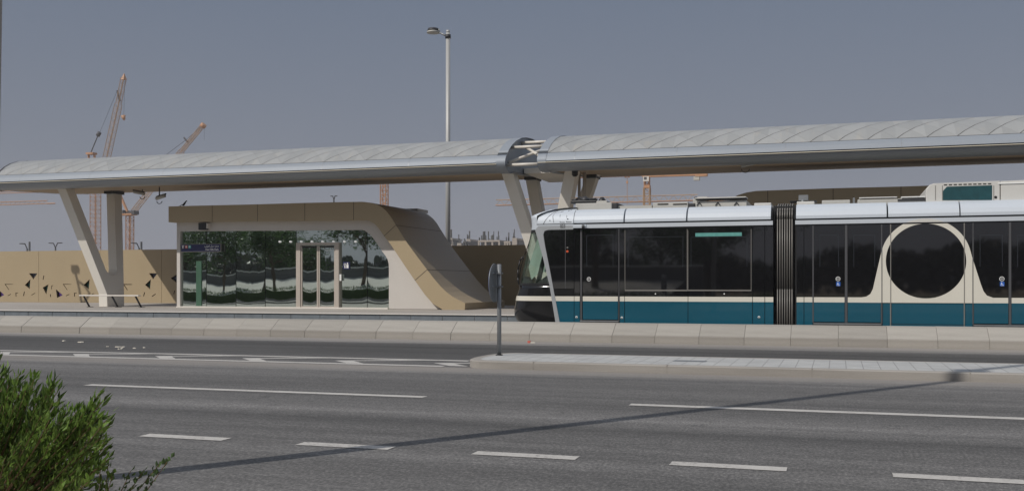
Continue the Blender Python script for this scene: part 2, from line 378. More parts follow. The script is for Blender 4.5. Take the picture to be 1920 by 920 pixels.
e.new(0.12).color = (0.195, 0.215, 0.268, 1); e.new(0.62).color = (0.34, 0.38, 0.45, 1); e.new(1.0).color = (0.40, 0.45, 0.54, 1)  # overhead stops raised as ambient fill, above the band the camera sees
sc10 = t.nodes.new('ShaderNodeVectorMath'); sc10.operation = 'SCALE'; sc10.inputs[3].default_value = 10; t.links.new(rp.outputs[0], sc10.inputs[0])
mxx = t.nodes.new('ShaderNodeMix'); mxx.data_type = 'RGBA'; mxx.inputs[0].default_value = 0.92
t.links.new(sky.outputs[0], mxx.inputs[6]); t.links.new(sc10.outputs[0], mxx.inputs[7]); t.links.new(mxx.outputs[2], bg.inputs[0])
sun = bpy.data.lights.new('sun', 'SUN'); sun.energy = 3.15; sun.angle = R(0.53); sun.color = (1, 0.95, 0.88)
so = bpy.data.objects.new('sun', sun); C.objects.link(so)
dvec = Vector((0.543 * math.cos(SUN_EL), 0.84 * math.cos(SUN_EL), -math.sin(SUN_EL)))
so.rotation_euler = dvec.to_track_quat('-Z', 'Y').to_euler(); so.location = (-20, -30, 40)
cam = bpy.data.cameras.new('camera'); co = bpy.data.objects.new('camera', cam); C.objects.link(co)
co.location = (0, 0, H); co.rotation_euler = (R(90), 0, math.atan2(SY, CY))
cam.sensor_width = 36; cam.lens = 36 * F / 1920; cam.shift_y = 74 / 1920; cam.clip_end = 5000; cam.clip_start = .1
bpy.context.scene.camera = co
vs = bpy.context.scene.view_settings; vs.view_transform = 'Standard'; vs.look = 'None'; vs.exposure = 0; vs.gamma = 1
bpy.context.scene.cycles.max_bounces = 8
bpy.context.scene.cycles.use_denoising = True

# ------------------------------------------------------------------ ground, road
g = MB(); i = g.add([(-2500, -2500, -.03), (2500, -2500, -.03), (2500, 2500, -.03), (-2500, 2500, -.03)]); g.face(i, 'soil'); struct(g.build('ground'))
g = MB(); g.box(-160, 120, 4.6, 22.75, -.2, 0, 'asphalt'); road = struct(g.build('road'))
def mark(poly, name='lane_line'):
    b = MB(); i = b.add([(x, y, .004) for x, y in poly]); b.face(i, 'paint'); return b.build(name, road)
def rect(x0, x1, y, wd): return [(x0, y - wd / 2), (x1, y - wd / 2), (x1, y + wd / 2), (x0, y + wd / 2)]
for k in range(-7, 7): mark(rect(-5.72 + 1.52 * k, -4.90 + 1.52 * k, 7.42, .16))
for k in range(-3, 3): mark(rect(-9.3 + 7.15 * k, -4.56 + 7.15 * k, 10.93, .17))
mark([(-45, 15.05), (-6.0, 15.06), (-6.0, 15.27), (-45, 15.23)]); mark([(-45, 15.55), (-18, 15.95), (-12, 16.2), (-6.0, 16.24), (-6.0, 16.46), (-12, 16.40), (-18, 16.15), (-45, 15.74)])
for k in range(-8, 5):
    x = -11.9 + 1.83 * k
    yt = 16.2 + min(0, (x + 12) * .03)
    mark([(x, 15.74), (x + 1.0, yt), (x + 1.5, yt), (x + .36, 15.74), (x + .80, 15.25), (x + .48, 15.25)], 'chevron')
# footway with planting bed on the near side, out of frame but mirrored in the glass
g = MB(); g.box(-160, 120, 4.35, 4.6, -.1, .13, 'kerb'); g.box(-160, 120, -16, .6, -.1, .10, 'pavelight'); i = g.add([(-150, -2, .1), (-9, -2, .1), (-9, -14.2, 1.6), (-150, -14.2, 1.6)]); g.face(i, 'pavelight'); g.box(-160, 120, .6, 4.35, -.1, .08, 'soil'); struct(g.build('pavement'))

# litter
random.seed(4)
for k, (u, v_, sz) in enumerate([(120, 639.3, .08), (151, 641.7, .08), (201, 649.7, .035), (221, 650.5, .08), (231, 651, .045), (252, 653, .045), (270, 652, .03), (223, 654.6, .03), (228, 654, .03)]):
    d = H * F / (v_ - 534); r = (u - 960) / F; Yl = d * (SY * r + CY); p = at(u, v_, Yl)
    b = MB(); n = 6
    i = b.add([(p.x + sz * random.uniform(.6, 1.2) * math.cos(q * 1.047), p.y + sz * .6 * random.uniform(.6, 1.2) * math.sin(q * 1.047), .012 + .012 * random.random()) for q in range(n)])
    j = b.add([(b.v[q][0], b.v[q][1], .001) for q in i]); b.face(i, 'litter')
    for q in range(n): b.face([i[q], j[q], j[(q + 1) % n], i[(q + 1) % n]], 'litter')
    tag(b.build('paper_scrap'), 'small pale paper scrap lying on the dark far lane of the road', 'litter', 'paper scraps on the road')
b = MB(); p = at(990, 634, 21.9); b.box(p.x, p.x + .06, 21.86, 21.92, .0, .05, 'red'); b.box(p.x + .06, p.x + .17, 21.87, 21.9, .0, .02, 'litter')
tag(b.build('paper_scrap'), 'tiny red and white wrapper at the barrier foot below the tram nose', 'litter')

# traffic island
g = MB(); ys0, ys1, xl, xr = 14.95, 16.95, -5.68, 60
def island(off, z):
    pts = []
    for k in range(13):
        t_ = math.pi / 2 + math.pi * k / 12
        yc = (ys0 + ys1) / 2; hw = (ys1 - ys0) / 2 - off
        pts.append((xl + .62 + (.62 - off) * math.copysign(abs(math.cos(t_)) ** .6, math.cos(t_)), yc + hw * math.copysign(abs(math.sin(t_)) ** .8, math.sin(t_))))
    return [(xr, ys1 - off)] + pts + [(xr, ys0 + off)]
lo = g.add([(x, y, -.05) for x, y in island(0, 0)]); up = g.add([(x, y, .105) for x, y in island(0.0, 0)]); up2 = g.add([(x, y, .12) for x, y in island(.03, 0)]); inn = g.add([(x, y, .12) for x, y in island(.17, 0)])
for A, B in ((lo, up), (up, up2), (up2, inn)):
    for k in range(len(A)): g.face([A[k], A[(k + 1) % len(A)], B[(k + 1) % len(A)], B[k]], 'kerb')
g.face(inn, 'slabs')
isl = struct(g.build('island_pavement'))
b = MB()
for x in [-4.45 + 2.05 * k for k in range(14)]: b.box(x, x + .012, ys0 - .003, ys0 + .17, .0, .1225, 'barrier_low')
b.build('kerb_joint', isl)
b = MB(); p = at(1300, 678, 15.9)
b.box(p.x - .3, p.x + .2, 15.75, 16.0, .12, .124, 'steel'); b.build('drain_cover', isl)

# barrier blocks
bar = thing('concrete_barrier', 'long low row of pale precast concrete blocks between road and tram track', 'barrier', (-9, 22.7, 0))
sec = [(22.45, -.05), (22.48, .17), (22.52, .19), (22.86, .405), (22.93, .428), (23.25, .428), (23.3, .405), (23.34, -.05)]
bm0 = None
for k in range(-48, 32):
    x0 = .02 + .97 * k
    if bm0 is None:
        b = MB(); L = .966
        rws = b.sweep(sec, lambda y: 0 + .0, lambda y: L, ['barrier_low', 'barrier_low', 'barrier', 'barrier', 'barrier', 'barrier', 'barrier', 'barrier'], smooth=False)
        b.face(rws[0][::-1], 'barrier'); b.face(rws[-1], 'barrier')
        bm0 = b.build('barrier_block', bar); bevel(bm0, .006, 2); o = bm0
    else:
        o = bm0.copy(); C.objects.link(o)
    random.seed(k + 900)
    o.location = (x0, random.uniform(-.006, .006), random.uniform(-.004, .004))

# track bed + rails, platform
g = MB(); g.box(-160, 120, 23.2, 27.7, -.1, .04, 'ballast'); g.box(-160, 120, 27.7, 60, -.1, -.005, 'ballast'); tb = struct(g.build('tram_track'))
b = MB()
for yy in (25.5, 26.95): b.box(-160, 120, yy, yy + .07, .04, .09, 'steel')
b.build('rail', tb)
g = MB(); g.box(-60, 60, 27.78, 41.2, .0, .44, 'platform'); pf = struct(g.build('platform'))
b = MB(); b.box(-60, 60, 27.66, 28.0, .428, .447, 'sill'); b.build('platform_edge', pf)
b = MB()
for k in range(-60, 60): b.box(k + .01, k + .99, 27.70, 27.79, .10, .427, 'granite')
b.box(-60, 60, 27.72, 27.785, .1, .426, 'sill'); b.build('granite_facing', pf)

# ------------------------------------------------------------------ canopies
def canopy(xl, xr, skew, label, thin=False):
    cx = (xl + xr) / 2
    t_ = thing('station_canopy', label, 'canopy', (cx, 34.5, H + 3.6))
    z = lambda l: [(y, H + q) for y, q in l]
    L = lambda y: xl - skew * (y - 31)
    Rr = lambda y: xr
    nose_up = z([(31.0, 3.925), (31.03, 4.03), (31.1, 4.12), (31.2, 4.2)])
    nose_dn = z([(31.95, 3.72), (31.6, 3.645), (31.3, 3.67), (31.1, 3.76), (31.02, 3.86)])
    shell = z([(31.2, 4.2), (31.4, 4.37), (31.75, 4.58), (32.2, 4.77), (32.8, 4.945), (33.4, 5.04), (34.1, 5.085), (35.1, 5.06), (36.2, 4.94), (37.4, 4.75), (38.7, 4.48)])
    far = z([(38.7, 4.48), (39.0, 4.38), (39.1, 4.29), (39.02, 4.22), (38.8, 4.2)])
    sof = z([(38.8, 4.2), (37.4, 4.07), (36, 3.96), (34.5, 3.86), (33, 3.76), (31.95, 3.72)])
    b = MB(); b.sweep(shell, lambda y: L(y) + (.04 if thin else .25), lambda y: Rr(y) - .28, 'shell', closed=False, nx=1); b.build('roof_shell', t_)
    b = MB(); b.sweep(nose_up, L, Rr, 'fascia', closed=False)
    b.sweep(z([(31.2, 4.2), (31.21, 4.212)]), L, Rr, 'seam', closed=False, smooth=False)
    b.build('upper_fascia', t_)
    b = MB(); b.sweep(nose_dn, L, Rr, 'fascia_dark', closed=False); b.sweep(far, L, Rr, 'fascia', closed=False); b.build('lower_fascia', t_)
    b = MB(); b.sweep(z([(31.02, 3.86), (31.05, 3.865), (31.05, 3.92), (31.0, 3.925)]), L, Rr, ['seam', 'seam', 'seam'], closed=False, smooth=False)
    b.box(xl, xr - .28, 30.985, 31.05, H + 3.872, H + 3.893, 'strip'); b.build('light_strip', t_)
    b = MB(); b.sweep(sof, L, Rr, 'soffit', closed=False); b.build('soffit', t_)
    # end rings, a hoop 0.28 m wide that follows the section, 12 mm proud
    ring = shell + far[1:] + sof[1:] + nose_dn[1:] + nose_up
    cy = sum(p[0] for p in ring) / len(ring); cz = sum(p[1] for p in ring) / len(ring)
    big = []
    n = len(ring)
    for k, (y, q) in enumerate(ring):
        a_, c_ = ring[k - 1], ring[(k + 1) % n]
        dy, dz = c_[0] - a_[0], c_[1] - a_[1]; l = math.hypot(dy, dz) or 1
        big.append((y - dz / l * .014, q + dy / l * .014))
    for side in (0, 1):
        b = MB()
        if side == 0: rows = b.sweep(big, lambda y: L(y) - .02, lambda y: L(y) + (.05 if thin else .27), 'seam' if thin else 'fascia', smooth=True)
        else: rows = b.sweep(big, lambda y: Rr(y) - .30, lambda y: Rr(y) + .02, 'fascia', smooth=True)
        b.build('end_ring', t_)
        # recessed end plate
        b = MB()
        f_ = (lambda y: L(y) + .06) if side == 0 else (lambda y: Rr(y) - .06)
        i = b.add([(f_(y), y, q) for y, q in ring]); b.face(i, 'fascia_dark'); b.build('end_plate', t_)
    # shell panel joint lines in the fascia
    x = xl + 1.2
    while x < xr - 1:
        b = MB()
        for (ya, za), (yb, zb) in zip(nose_up, nose_up[1:]):
            i = b.add([(x, ya - .003, za), (x + .012, ya - .003, za), (x + .012, yb - .003, zb), (x, yb - .003, zb)]); b.face(i, 'steel')
        x += 3.2
        b.build('fascia_joint', t_)
    return t_
XL0, XL1 = X_(-12, 31), X_(946, 31)
XR0 = X_(1008, 31); XR1 = XR0 + 20
can1 = canopy(XL0, XL1, .31, 'long curved grey canopy on the left, over the glass station building', True)
can2 = canopy(XR0, XR1, 0.0, 'long curved grey canopy on the right, above the tram')

# lattice of white tubes bridging the gap
lk = thing('tube_link', 'white tubular steel lattice bridging the gap between the two canopies', 'steel link', ((XL1 + XR0) / 2, 32.5, H + 4))
P_ = lambda y, q: ((XL1 - .05, y, H + q), (XR0 + .08, y, H + q))
for y, q in ((31.35, 3.88), (31.9, 4.52), (33.0, 4.82), (36.0, 4.5)): MB().tube(*P_(y, q), .05, 'tube', n=10).build('tube', lk)
b = MB(); b.tube((XL1 - .05, 31.6, H + 4.0), (XR0 + .08, 33.2, H + 4.75), .05, 'tube', n=10); b.tube((XL1 - .05, 33.2, H + 4.75), (XR0 + .08, 31.6, H + 4.05), .05, 'tube', n=10); b.build('cross_brace', lk)
b = MB(); b.box(XL1 - .02, XR0 + .05, 33.2, 36.4, H + 3.80, H + 3.98, 'column'); b.build('gutter_box', lk)

# V columns
def column(xc, leans, label):
    t_ = thing('canopy_column', label, 'column', (xc, 33.85, .44))
    def leg(outline, sgn, name):
        """outline in (y, z rel); sheared in x with height"""
        b = MB(); th = .2
        def X(z): 
            k = max(0, z + .35) / 4.2; return xc + sgn * 1.12 * k
        n = len(outline)
        flat = [Vector((p[0], p[1], 0)) for p in outline]; tris = tessellate_polygon([flat])
        A = b.add([(X(q) - th, y, H + q) for y, q in outline]); B = b.add([(X(q) + th, y, H + q) for y, q in outline])
        for t3 in tris: b.face([A[k] for k in t3], 'column'); b.face([B[k] for k in t3[::-1]], 'column')
        for k in range(n): b.face([A[k], A[(k + 1) % n], B[(k + 1) % n], B[k]], 'column')
        import bmesh as bmm
        o = b.build(name, t_); bm_ = bmm.new(); bm_.from_mesh(o.data); bmm.ops.recalc_face_normals(bm_, faces=bm_.faces); bm_.to_mesh(o.data); bm_.free()
        bevel(o, .012, 2); return o
    for s_ in leans:
        arc = [(33.93 - .36 * math.cos(R(a_)), .76 - .36 * math.sin(R(a_))) for a_ in range(0, 181, 20)]
        out = [(33.38, -.86), (33.36, -.35), (32.3, 3.9), (32.78, 3.9)] + arc + [(35.2, 3.98), (35.66, 3.98), (34.44, -.1), (34.38, -.86)]
        leg(out, s_, 'leg')
        b = MB(); xt = xc + s_ * 1.12 * (4.13 / 4.2)
        b.box(xt - .22, xt + .22, 35.02, 35.74, H + 3.78, H + 3.92, 'dark_metal'); b.build('leg_collar', t_)
    return t_
column(X_(207, 33.8), (-1,), 'cream V shaped column left of the glass building, behind the lean rail')
column(X_(1032, 33.8), (-1, 1), 'cream double V column rising behind the tram nose in the canopy gap')
column(X_(1032, 33.8) + 18.3, (1,), 'cream V shaped column hidden behind the far end of the tram')

# downpipes beside the middle column
b = MB()
pa = at(1096, 318, 33.2); pb = at(1089, 375, 33.2)
b.tube((pa.x, 33.2, H + 3.78), (pa.x - .02, 33.2, .44), .06, 'tube', n=10)
tag(b.build('rain_pipe'), 'thin round cream rain pipe behind the tram roof, right of its twin', 'pipe')
b = MB(); pb = at(1086, 318, 33.4); b.tube((pb.x, 33.4, H + 3.78), (pb.x, 33.4, .44), .05, 'tube', n=10)
tag(b.build('rain_pipe'), 'thin round cream rain pipe tight against the middle column', 'pipe')
p = at(1078, 327, 31.9)
b = MB(); b.tube((p.x, 31.9, p.z - .02), (p.x, 31.9, H + 3.74), .10, 'black', n=14); b.tube((p.x, 31.9, p.z - .07), (p.x, 31.9, p.z - .02), .05, 'black', r1=.10, n=14)
tag(b.build('dome_camera'), 'small black dome camera under the right canopy beside the column', 'camera')

# cctv cameras under canopies
def cctv(u, v_, Y, label, flip=1, ceiling=3.8):
    p = at(u, v_, Y); t_ = thing('security_camera', label, 'security camera', (p.x, Y, H + ceiling))
    b = MB(); b.tube((p.x - .1 * flip, Y, H + ceiling), (p.x - .1 * flip, Y, p.z + .12), .022, 'dark_metal'); b.build('bracket', t_)
    b = MB(); 
    i0 = Vector((p.x - .22 * flip, Y - .02, p.z + .0)); i1 = Vector((p.x + .22 * flip, Y - .1, p.z + .09))
    b.tube(i0, i1, .065, 'roofbox', n=10); b.tube(i0 + Vector((0, 0, .07)), i1 + Vector((.05 * flip, 0, .07)), .03, 'dark_metal', n=6); b.build('housing', t_)
    b = MB(); pts = [(p.x - .1 * flip + .12 * math.sin(R(a_)), Y, p.z - .12 - .10 * math.cos(R(a_)) + .02) for a_ in range(-90, 91, 30)]; b.path(pts, .014, 'dark_metal', 6); b.build('cable_loop', t_)
cctv(303, 372, 33.2, 'grey security camera hanging under the canopy above the roof corner', 1)
cctv(263, 364, 34.6, 'small security camera tucked under canopy, nearest the left column', -1, 3.85)
cctv(1404, 311, 31.95, 'dark fitting hanging from the right canopy soffit above the tram', 1, 3.75)

# ------------------------------------------------------------------ station buildings
YB = 33.0
def c4(pts): return [(540 + x / 3.8333, 360 + y / 3.8333) for x, y in pts]
outer = [(316, 387.0), (340, 386.2), (480, 383), (570, 380.3), (640, 378.8), (680, 378.2)] + c4([(590, 76), (640, 90), (672, 108), (705, 135), (735, 172), (775, 238), (860, 370), (930, 465), (1000, 557), (1050, 622), (1100, 680), (1140, 718), (1180, 748), (1225, 774), (1273, 796), (1270, 858)])
inner = c4([(1112, 856), (1040, 800), (1012, 768), (985, 738), (912, 635), (850, 545), (780, 440), (735, 372), (690, 315), (650, 258), (622, 228), (590, 208), (540, 200)]) + [(640, 413), (570, 413.5), (480, 414), (316, 416.5)]
def building(mirror, xshift, label, lit):
    fx = (lambda x: x) if not mirror else (lambda x: xshift - x)
    bx = X_(560, YB); t_ = thing('station_building', label, 'building', (fx(bx), YB, .44))
    O = [(fx(x), z) for x, z in XZ(outer, YB)]; I = [(fx(x), z) for x, z in XZ(inner, YB)]
    O[-1] = (O[-1][0], .44); I[0] = (I[0][0], .44)
    bm_ = 'beige'
    b = MB(); b.prism(O + I, YB, 37.4, bm_); o = b.build('bronze_wrap', t_)
    # joints across front and top of the wrap
    b = MB()
    def seam(pu, pl, top=True):
        (xa, za), (xb, zb) = pu, pl; L = math.hypot(xb - xa, zb - za); nx_, nz_ = -(zb - za) / L * .008, (xb - xa) / L * .008
        i = b.add([(xa - nx_, YB - .004, za - nz_), (xa + nx_, YB - .004, za + nz_), (xb + nx_, YB - .004, zb + nz_), (xb - nx_, YB - .004, zb - nz_)]); b.face(i, 'seam')
        if top:
            k = Vector((xa - xb, 0, za - zb)).normalized() * .003; tx, tz = nx_, nz_
            i = b.add([(xa - tx + k.x, YB - .004, za - tz + k.z), (xa + tx + k.x, YB - .004, za + tz + k.z), (xa + tx + k.x, 37.4, za + tz + k.z), (xa - tx + k.x, 37.4, za - tz + k.z)]); b.face(i, 'seam')
    def q(l): return [(fx(x), z) for x, z in XZ(l, YB)]
    for u0 in (398, 483, 571.5, 663):
        vt = 387 - (u0 - 316) / 364 * 8.8; seam(*q([(u0, vt), (u0, 416.5 - (u0 - 316) / 364 * 4)]), top=False)
    seam(*q(c4([(775, 238), (690, 316)]))); seam(*q(c4([(1000, 557), (912, 634)])))
    b.build('panel_joint', t_)
    # pale inner frame with the rounded glazing opening
    YF = YB + .28
    gl = [(337.5, 433.5)] + [(420, 432.7), (520, 432), (600, 431.3)] + c4([(525, 271), (548, 276), (570, 289), (592, 308), (612, 331), (645, 378), (680, 430), (702, 458), (716, 484), (723, 512), (725, 545), (725, 838)]) + [(337.5, 576)]
    pane = [(fx(x), z) for x, z in XZ(gl, YF)]
    zs = .49
    pane[-1] = (pane[-1][0], zs); pane[-2] = (pane[-2][0], zs)
    fr = [(331.5, 416)] + [(480, 413), (640, 411)] + c4([(540, 198), (590, 204), (622, 222), (655, 255), (695, 310), (740, 370), (785, 438), (855, 545), (917, 635), (990, 738), (1045, 800), (1100, 856)])
    frm = [(fx(x), z) for x, z in XZ(fr, YF)]; frm[-1] = (frm[-1][0], .45)
    frm = frm + [(pane[-2][0], .45)] + pane[1:-1][::-1] + [pane[0], pane[-1], (pane[-1][0], .45), (frm[0][0], .45)]
    b = MB(); b.prism(frm, YF, YF + .3, 'white_panel'); b.build('pale_surround', t_)
    # soffit / rear mass
    b = MB(); xs0 = min(frm[0][0], pane[-2][0]); xs1 = max(frm[0][0], pane[-2][0])
    xb0, xb1 = fx(X_(331.5, YF)), fx(X_(705, YF))
    b.box(xb0, xb1, 36.9, 37.2, .44, H + 2.6, 'white_panel'); b.box(xb0, xb0 + (.2 if not mirror else -.2), YF + .3, 36.9, .44, H + 2.6, 'white_panel'); b.build('rear_wall', t_)
    # panes
    YG = YF + .10; G = t_
    joints = [337.5, 387, 442.7, 497.4, 555.6, 634, 688.7, 731]
    def clip(poly, x0, x1):
        def half(P, xc, keep):
            out = []
            for k in range(len(P)):
                a_, c_ = P[k], P[(k + 1) % len(P)]; ia, ic = keep(a_[0]), keep(c_[0])
                if ia: out.append(a_)
                if ia != ic:
                    tt = (xc - a_[0]) / (c_[0] - a_[0]); out.append((xc, a_[1] + tt * (c_[1] - a_[1])))
            return out
        return half(half(poly, x0, lambda x: x >= x0), x1, lambda x: x <= x1)
    random.seed(11)
    for ja, jb in zip(joints, joints[1:]):
        xa, xb = sorted((fx(X_(ja, YG)), fx(X_(jb, YG)))); pl = clip(pane, xa + .012, xb - .012)
        if len(pl) < 3: continue
        b = MB(); n = len(pl)
        # gentle tilt per pane so that neighbours mirror slightly different views
        ty, tx_ = random.uniform(-.004, .004), random.uniform(-.006, .006)
        pts = [(x, YG + (z - 1.8) * ty + (x - (xa + xb) / 2) * tx_, z) for x, z in pl]
        ar = sum(pl[k][0] * pl[(k + 1) % n][1] - pl[(k + 1) % n][0] * pl[k][1] for k in range(n))
        if ar < 0: pts = pts[::-1]; pl = pl[::-1]
        i = b.add(pts); b.face(i, 'mirror', False, [((x - xa) / (xb - xa), (z - .5) / 2.2) for x, z in pl])
        j = b.add([(x, y + .012, z) for x, y, z in pts]); b.face(j[::-1], 'dark_metal')
        for k in range(n): b.face([i[k], j[k], j[(k + 1) % n], i[(k + 1) % n]], 'dark_metal')
        b.build('glass_pane', G)
    xa, xb = sorted((fx(X_(337.5, YF)), fx(X_(729, YF))))
    b = MB(); b.prism([(xa, .5), (xb, .5), (xb, 3.4), (xa, 3.4)] if False else pane, YG + .05, YG + .06, 'black'); b.build('glazing_backing', G)
    b = MB(); b.box(xa - .1, xb, YF - .10, YF + .12, .44, .488, 'sill'); b.build('sill', t_)
    if mirror: return t_, fx
    # door
    YD = YF - .03
    d = MB(); x0, x1, x2, x3, x4, x5 = [X_(u_, YD) for u_ in (555, 563, 590.5, 597.5, 628.5, 635)]
    zt = at(600, 454.5, YD).z; zt2 = at(600, 459.5, YD).z
    d.box(x0, x1, YD, YF + .12, .44, zt, 'door_frame'); d.box(x4, x5, YD, YF + .12, .44, zt, 'door_frame'); d.box(x1, x4, YD, YF + .12, zt2, zt, 'door_frame')
    dr = d.build('door_frame', t_)
    for a_, c_ in ((x1 + .01, x2 + .11), (x2 + .13, x4 - .01)):
        d = MB(); d.box(a_, a_ + .05, YD + .03, YD + .07, .46, zt2 - .03, 'door_frame'); d.box(c_ - .05, c_, YD + .03, YD + .07, .46, zt2 - .03, 'door_frame')
        d.box(a_ + .05, c_ - .05, YD + .03, YD + .07, .46, .52, 'door_frame'); d.box(a_ + .05, c_ - .05, YD + .03, YD + .07, zt2 - .09, zt2 - .03, 'seam')
        lf = d.build('sliding_door', t_)
        d = MB(); i = d.add([(a_ + .05, YD + .055, .52), (c_ - .05, YD + .055, .52), (c_ - .05, YD + .055, zt2 - .09), (a_ + .05, YD + .055, zt2 - .09)]); d.face(i, 'mirror', False, [(0, 0), (1, 0), (1, 1), (0, 1)])
        j = d.add([(x, y + .006, z) for x, y, z in [d.v[k] for k in i]]); d.face(j[::-1], 'black'); d.build('glass_pane', lf)
    # fittings in a row on the glass
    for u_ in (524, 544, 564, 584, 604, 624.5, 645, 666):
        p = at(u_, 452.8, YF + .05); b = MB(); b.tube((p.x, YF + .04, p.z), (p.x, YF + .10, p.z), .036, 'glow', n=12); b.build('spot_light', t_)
    b = MB(); p0 = at(645.8, 453, YF + .03); b.box(X_(637, YF), X_(640, YF), YF - .02, YF + .05, at(0, 0, 1).z * 0 + at(638, 526, YF).z, at(638, 514, YF).z, 'white'); b.build('door_button', t_)
    # green strip
    x0, x1 = X_(365.5, YF), X_(375.5, YF); b = MB(); b.box(x0, x1, YF + .07, YF + .09, .5, at(370, 489, YF).z, 'green_panel'); b.build('green_strip', t_)
    # oval sticker on door
    p = at(614, 464.5, YD); b = MB(); pts = [(p.x + .2 * math.cos(R(q_)), YD + .048, p.z + .09 * math.sin(R(q_))) for q_ in range(0, 361, 20)]; b.path(pts, .006, 'white', 5); b.build('oval_sticker', t_)
    # roof hatch
    return t_, fx
b1, _ = building(False, 0, 'bronze wrapped glass station building with a sloping curved end, left of tram', True)
# second building mirrored behind the tram: its shoulder starts near u=1360
xo = X_(690, YB); xsh = X_(1405, YB) + xo
b2, fx2 = building(True, xsh, 'twin station building, only its dark bronze roof band showing over the tram', False)
b = MB(); xa = fx2(X_(316, YB)); b.box(xa - .05, xa + 12, YB + .002, 37.38, at(316, 416.5, YB).z, at(316, 387, YB).z + .05, 'beige'); b.build('roof_band', b2)

# roof box, speaker, bird, signs
p = at(783, 395, 38.2); b = MB(); b.box(p.x - .2, p.x + .33, 37.41, 38.5, p.z - .10, p.z + .03, 'acwhite'); b.box(p.x - .15, p.x + .1, 37.45, 37.9, .44, p.z - .14, 'dark_metal')
tag(b.build('roof_box'), 'small pale box peeking over the far edge of the bronze slope', 'equipment box')
p0, p1 = at(374, 431, YB + .1), at(387, 417.5, YB + .1); t_ = thing('loudspeaker', 'black square loudspeaker on pale band above the station sign', 'loudspeaker', (p0.x, YB + .1, p0.z))
b = MB(); b.box(p0.x, p1.x, YB + .02, YB + .24, p0.z, p1.z, 'black'); bevel(b.build('cabinet', t_), .015)
b = MB(); b.box(p1.x, p1.x + .06, YB + .08, YB + .279, p0.z + .05, p1.z - .02, 'sill'); b.build('bracket', t_)
# bird
p = at(345, 382, YB + .6); t_ = None
b = MB()
prof = [(-.10, .055, .012), (-.05, .06, .035), (0.0, .085, .05), (.05, .13, .045), (.085, .17, .03), (.11, .20, .028), (.135, .205, .018), (.165, .198, .004)]
rings = []
for dx, dz, r_ in prof: rings.append(b.add([(p.x + dx * .9, YB + .6 + r_ * math.cos(q_ * math.pi / 4), at(316, 386, YB).z + .02 + dz + r_ * math.sin(q_ * math.pi / 4)) for q_ in range(8)]))
for A, B in zip(rings, rings[1:]):
    for k in range(8): b.face([A[k], A[(k + 1) % 8], B[(k + 1) % 8], B[k]], 'feather', True)
b.face(rings[0][::-1], 'feather'); b.face(rings[-1], 'feather')
zt_ = at(316, 386, YB).z + .01
i = b.add([(p.x - .22, YB + .58, zt_ + .02), (p.x - .22, YB + .63, zt_ + .02), (p.x - .06, YB + .63, zt_ + .09), (p.x - .06, YB + .57, zt_ + .09), (p.x - .07, YB + .6, zt_ + .06)]); b.face([i[0], i[1], i[2], i[3]], 'feather'); b.face([i[0], i[4], i[1]], 'feather')
for s_ in (-.015, .015): b.tube((p.x, YB + .6 + s_, zt_ + .06), (p.x, YB + .6 + s_, zt_ - .03), .005, 'feather', n=5)
tag(b.build('bird'), 'small black bird perched on the left roof edge of the station building', 'bird')

ys = YB + .24
t_ = thing('station_sign', 'navy station name sign with Arabic and English lettering on the glass', 'sign', (X_(339, ys), ys, at(339, 472, ys).z))
p0, p1 = at(339, 472.3, ys), at(414, 456.6, ys)
b = MB(); b.box(p0.x, p1.x, ys, ys + .05, p0.z, p1.z, 'frame_line'); b.box(p0.x + .02, p1.x - .02, ys - .008, ys + .02, p0.z + .02, p1.z - .02, 'navy'); b.build('sign_board', t_)
W = p1.x - p0.x; Hh = p1.z - p0.z
ar = "\u0645\u0646\u062a\u0632\u0647"
# presentation forms, laid right to left
words = ["\uFEE3\uFEE8\uFE98\uFEB0\uFEE9", "\uFE9F\uFE92\uFEDE", "\uFE9B\uFECC\uFEF4\uFEE0\uFE90"]
line = " ".join(words)[::-1]
text('arabic_lettering', line, Hh * .36, (p0.x + W * .60, ys - .010, p0.z + Hh * .50), 'white', t_, width=W * .35, bold=.01)
text('english_lettering', 'Fox Hills Park', Hh * .25, (p0.x + W * .63, ys - .010, p0.z + Hh * .17), 'white', t_, width=W * .32, bold=.008)
b = MB()
def sq(f0, f1, m, z0=.46, z1=.83): b.box(p0.x + W * f0, p0.x + W * f1, ys - .012, ys, p0.z + Hh * z0, p0.z + Hh * z1, m)
sq(.11, .175, 'red'); sq(.195, .26, 'teal')
b.box(p0.x + W * .128, p0.x + W * .157, ys - .014, ys - .013, p0.z + Hh * .56, p0.z + Hh * .76, 'white'); b.box(p0.x + W * .136, p0.x + W * .149, ys - .016, ys - .015, p0.z + Hh * .62, p0.z + Hh * .70, 'red')
b.box(p0.x + W * .213, p0.x + W * .242, ys - .014, ys - .013, p0.z + Hh * .56, p0.z + Hh * .76, 'white'); b.box(p0.x + W * .221, p0.x + W * .234, ys - .016, ys - .015, p0.z + Hh * .62, p0.z + Hh * .70, 'teal')
b.box(p0.x + W * .03, p0.x + W * .09, ys - .012, ys, p0.z + Hh * .76, p0.z + Hh * .83, 'white'); b.box(p0.x + W * .045, p0.x + W * .07, ys - .012, ys, p0.z + Hh * .46, p0.z + Hh * .74, 'white')
b.build('line_symbols', t_)
t_ = thing('pictogram_sign', 'small square blue pictogram sign on the glass right of the door', 'sign', (X_(641, ys), ys, at(641, 505, ys).z))
p0, p1 = at(640.5, 504.5, ys), at(653, 490.5, ys); b = MB(); b.box(p0.x, p1.x, YB + .34, YB + .375, p0.z, p1.z, 'navy'); b.build('sign_board', t_)
b = MB(); w_ = p1.x - p0.x; h_ = p1.z - p0.z; yy = YB + .337
b.path([(p0.x + w_ * (.32 + .14 * math.cos(R(q_))), yy, p0.z + h_ * (.62 + .16 * math.sin(R(q_)))) for q_ in range(0, 361, 45)], .012, 'white', 5)
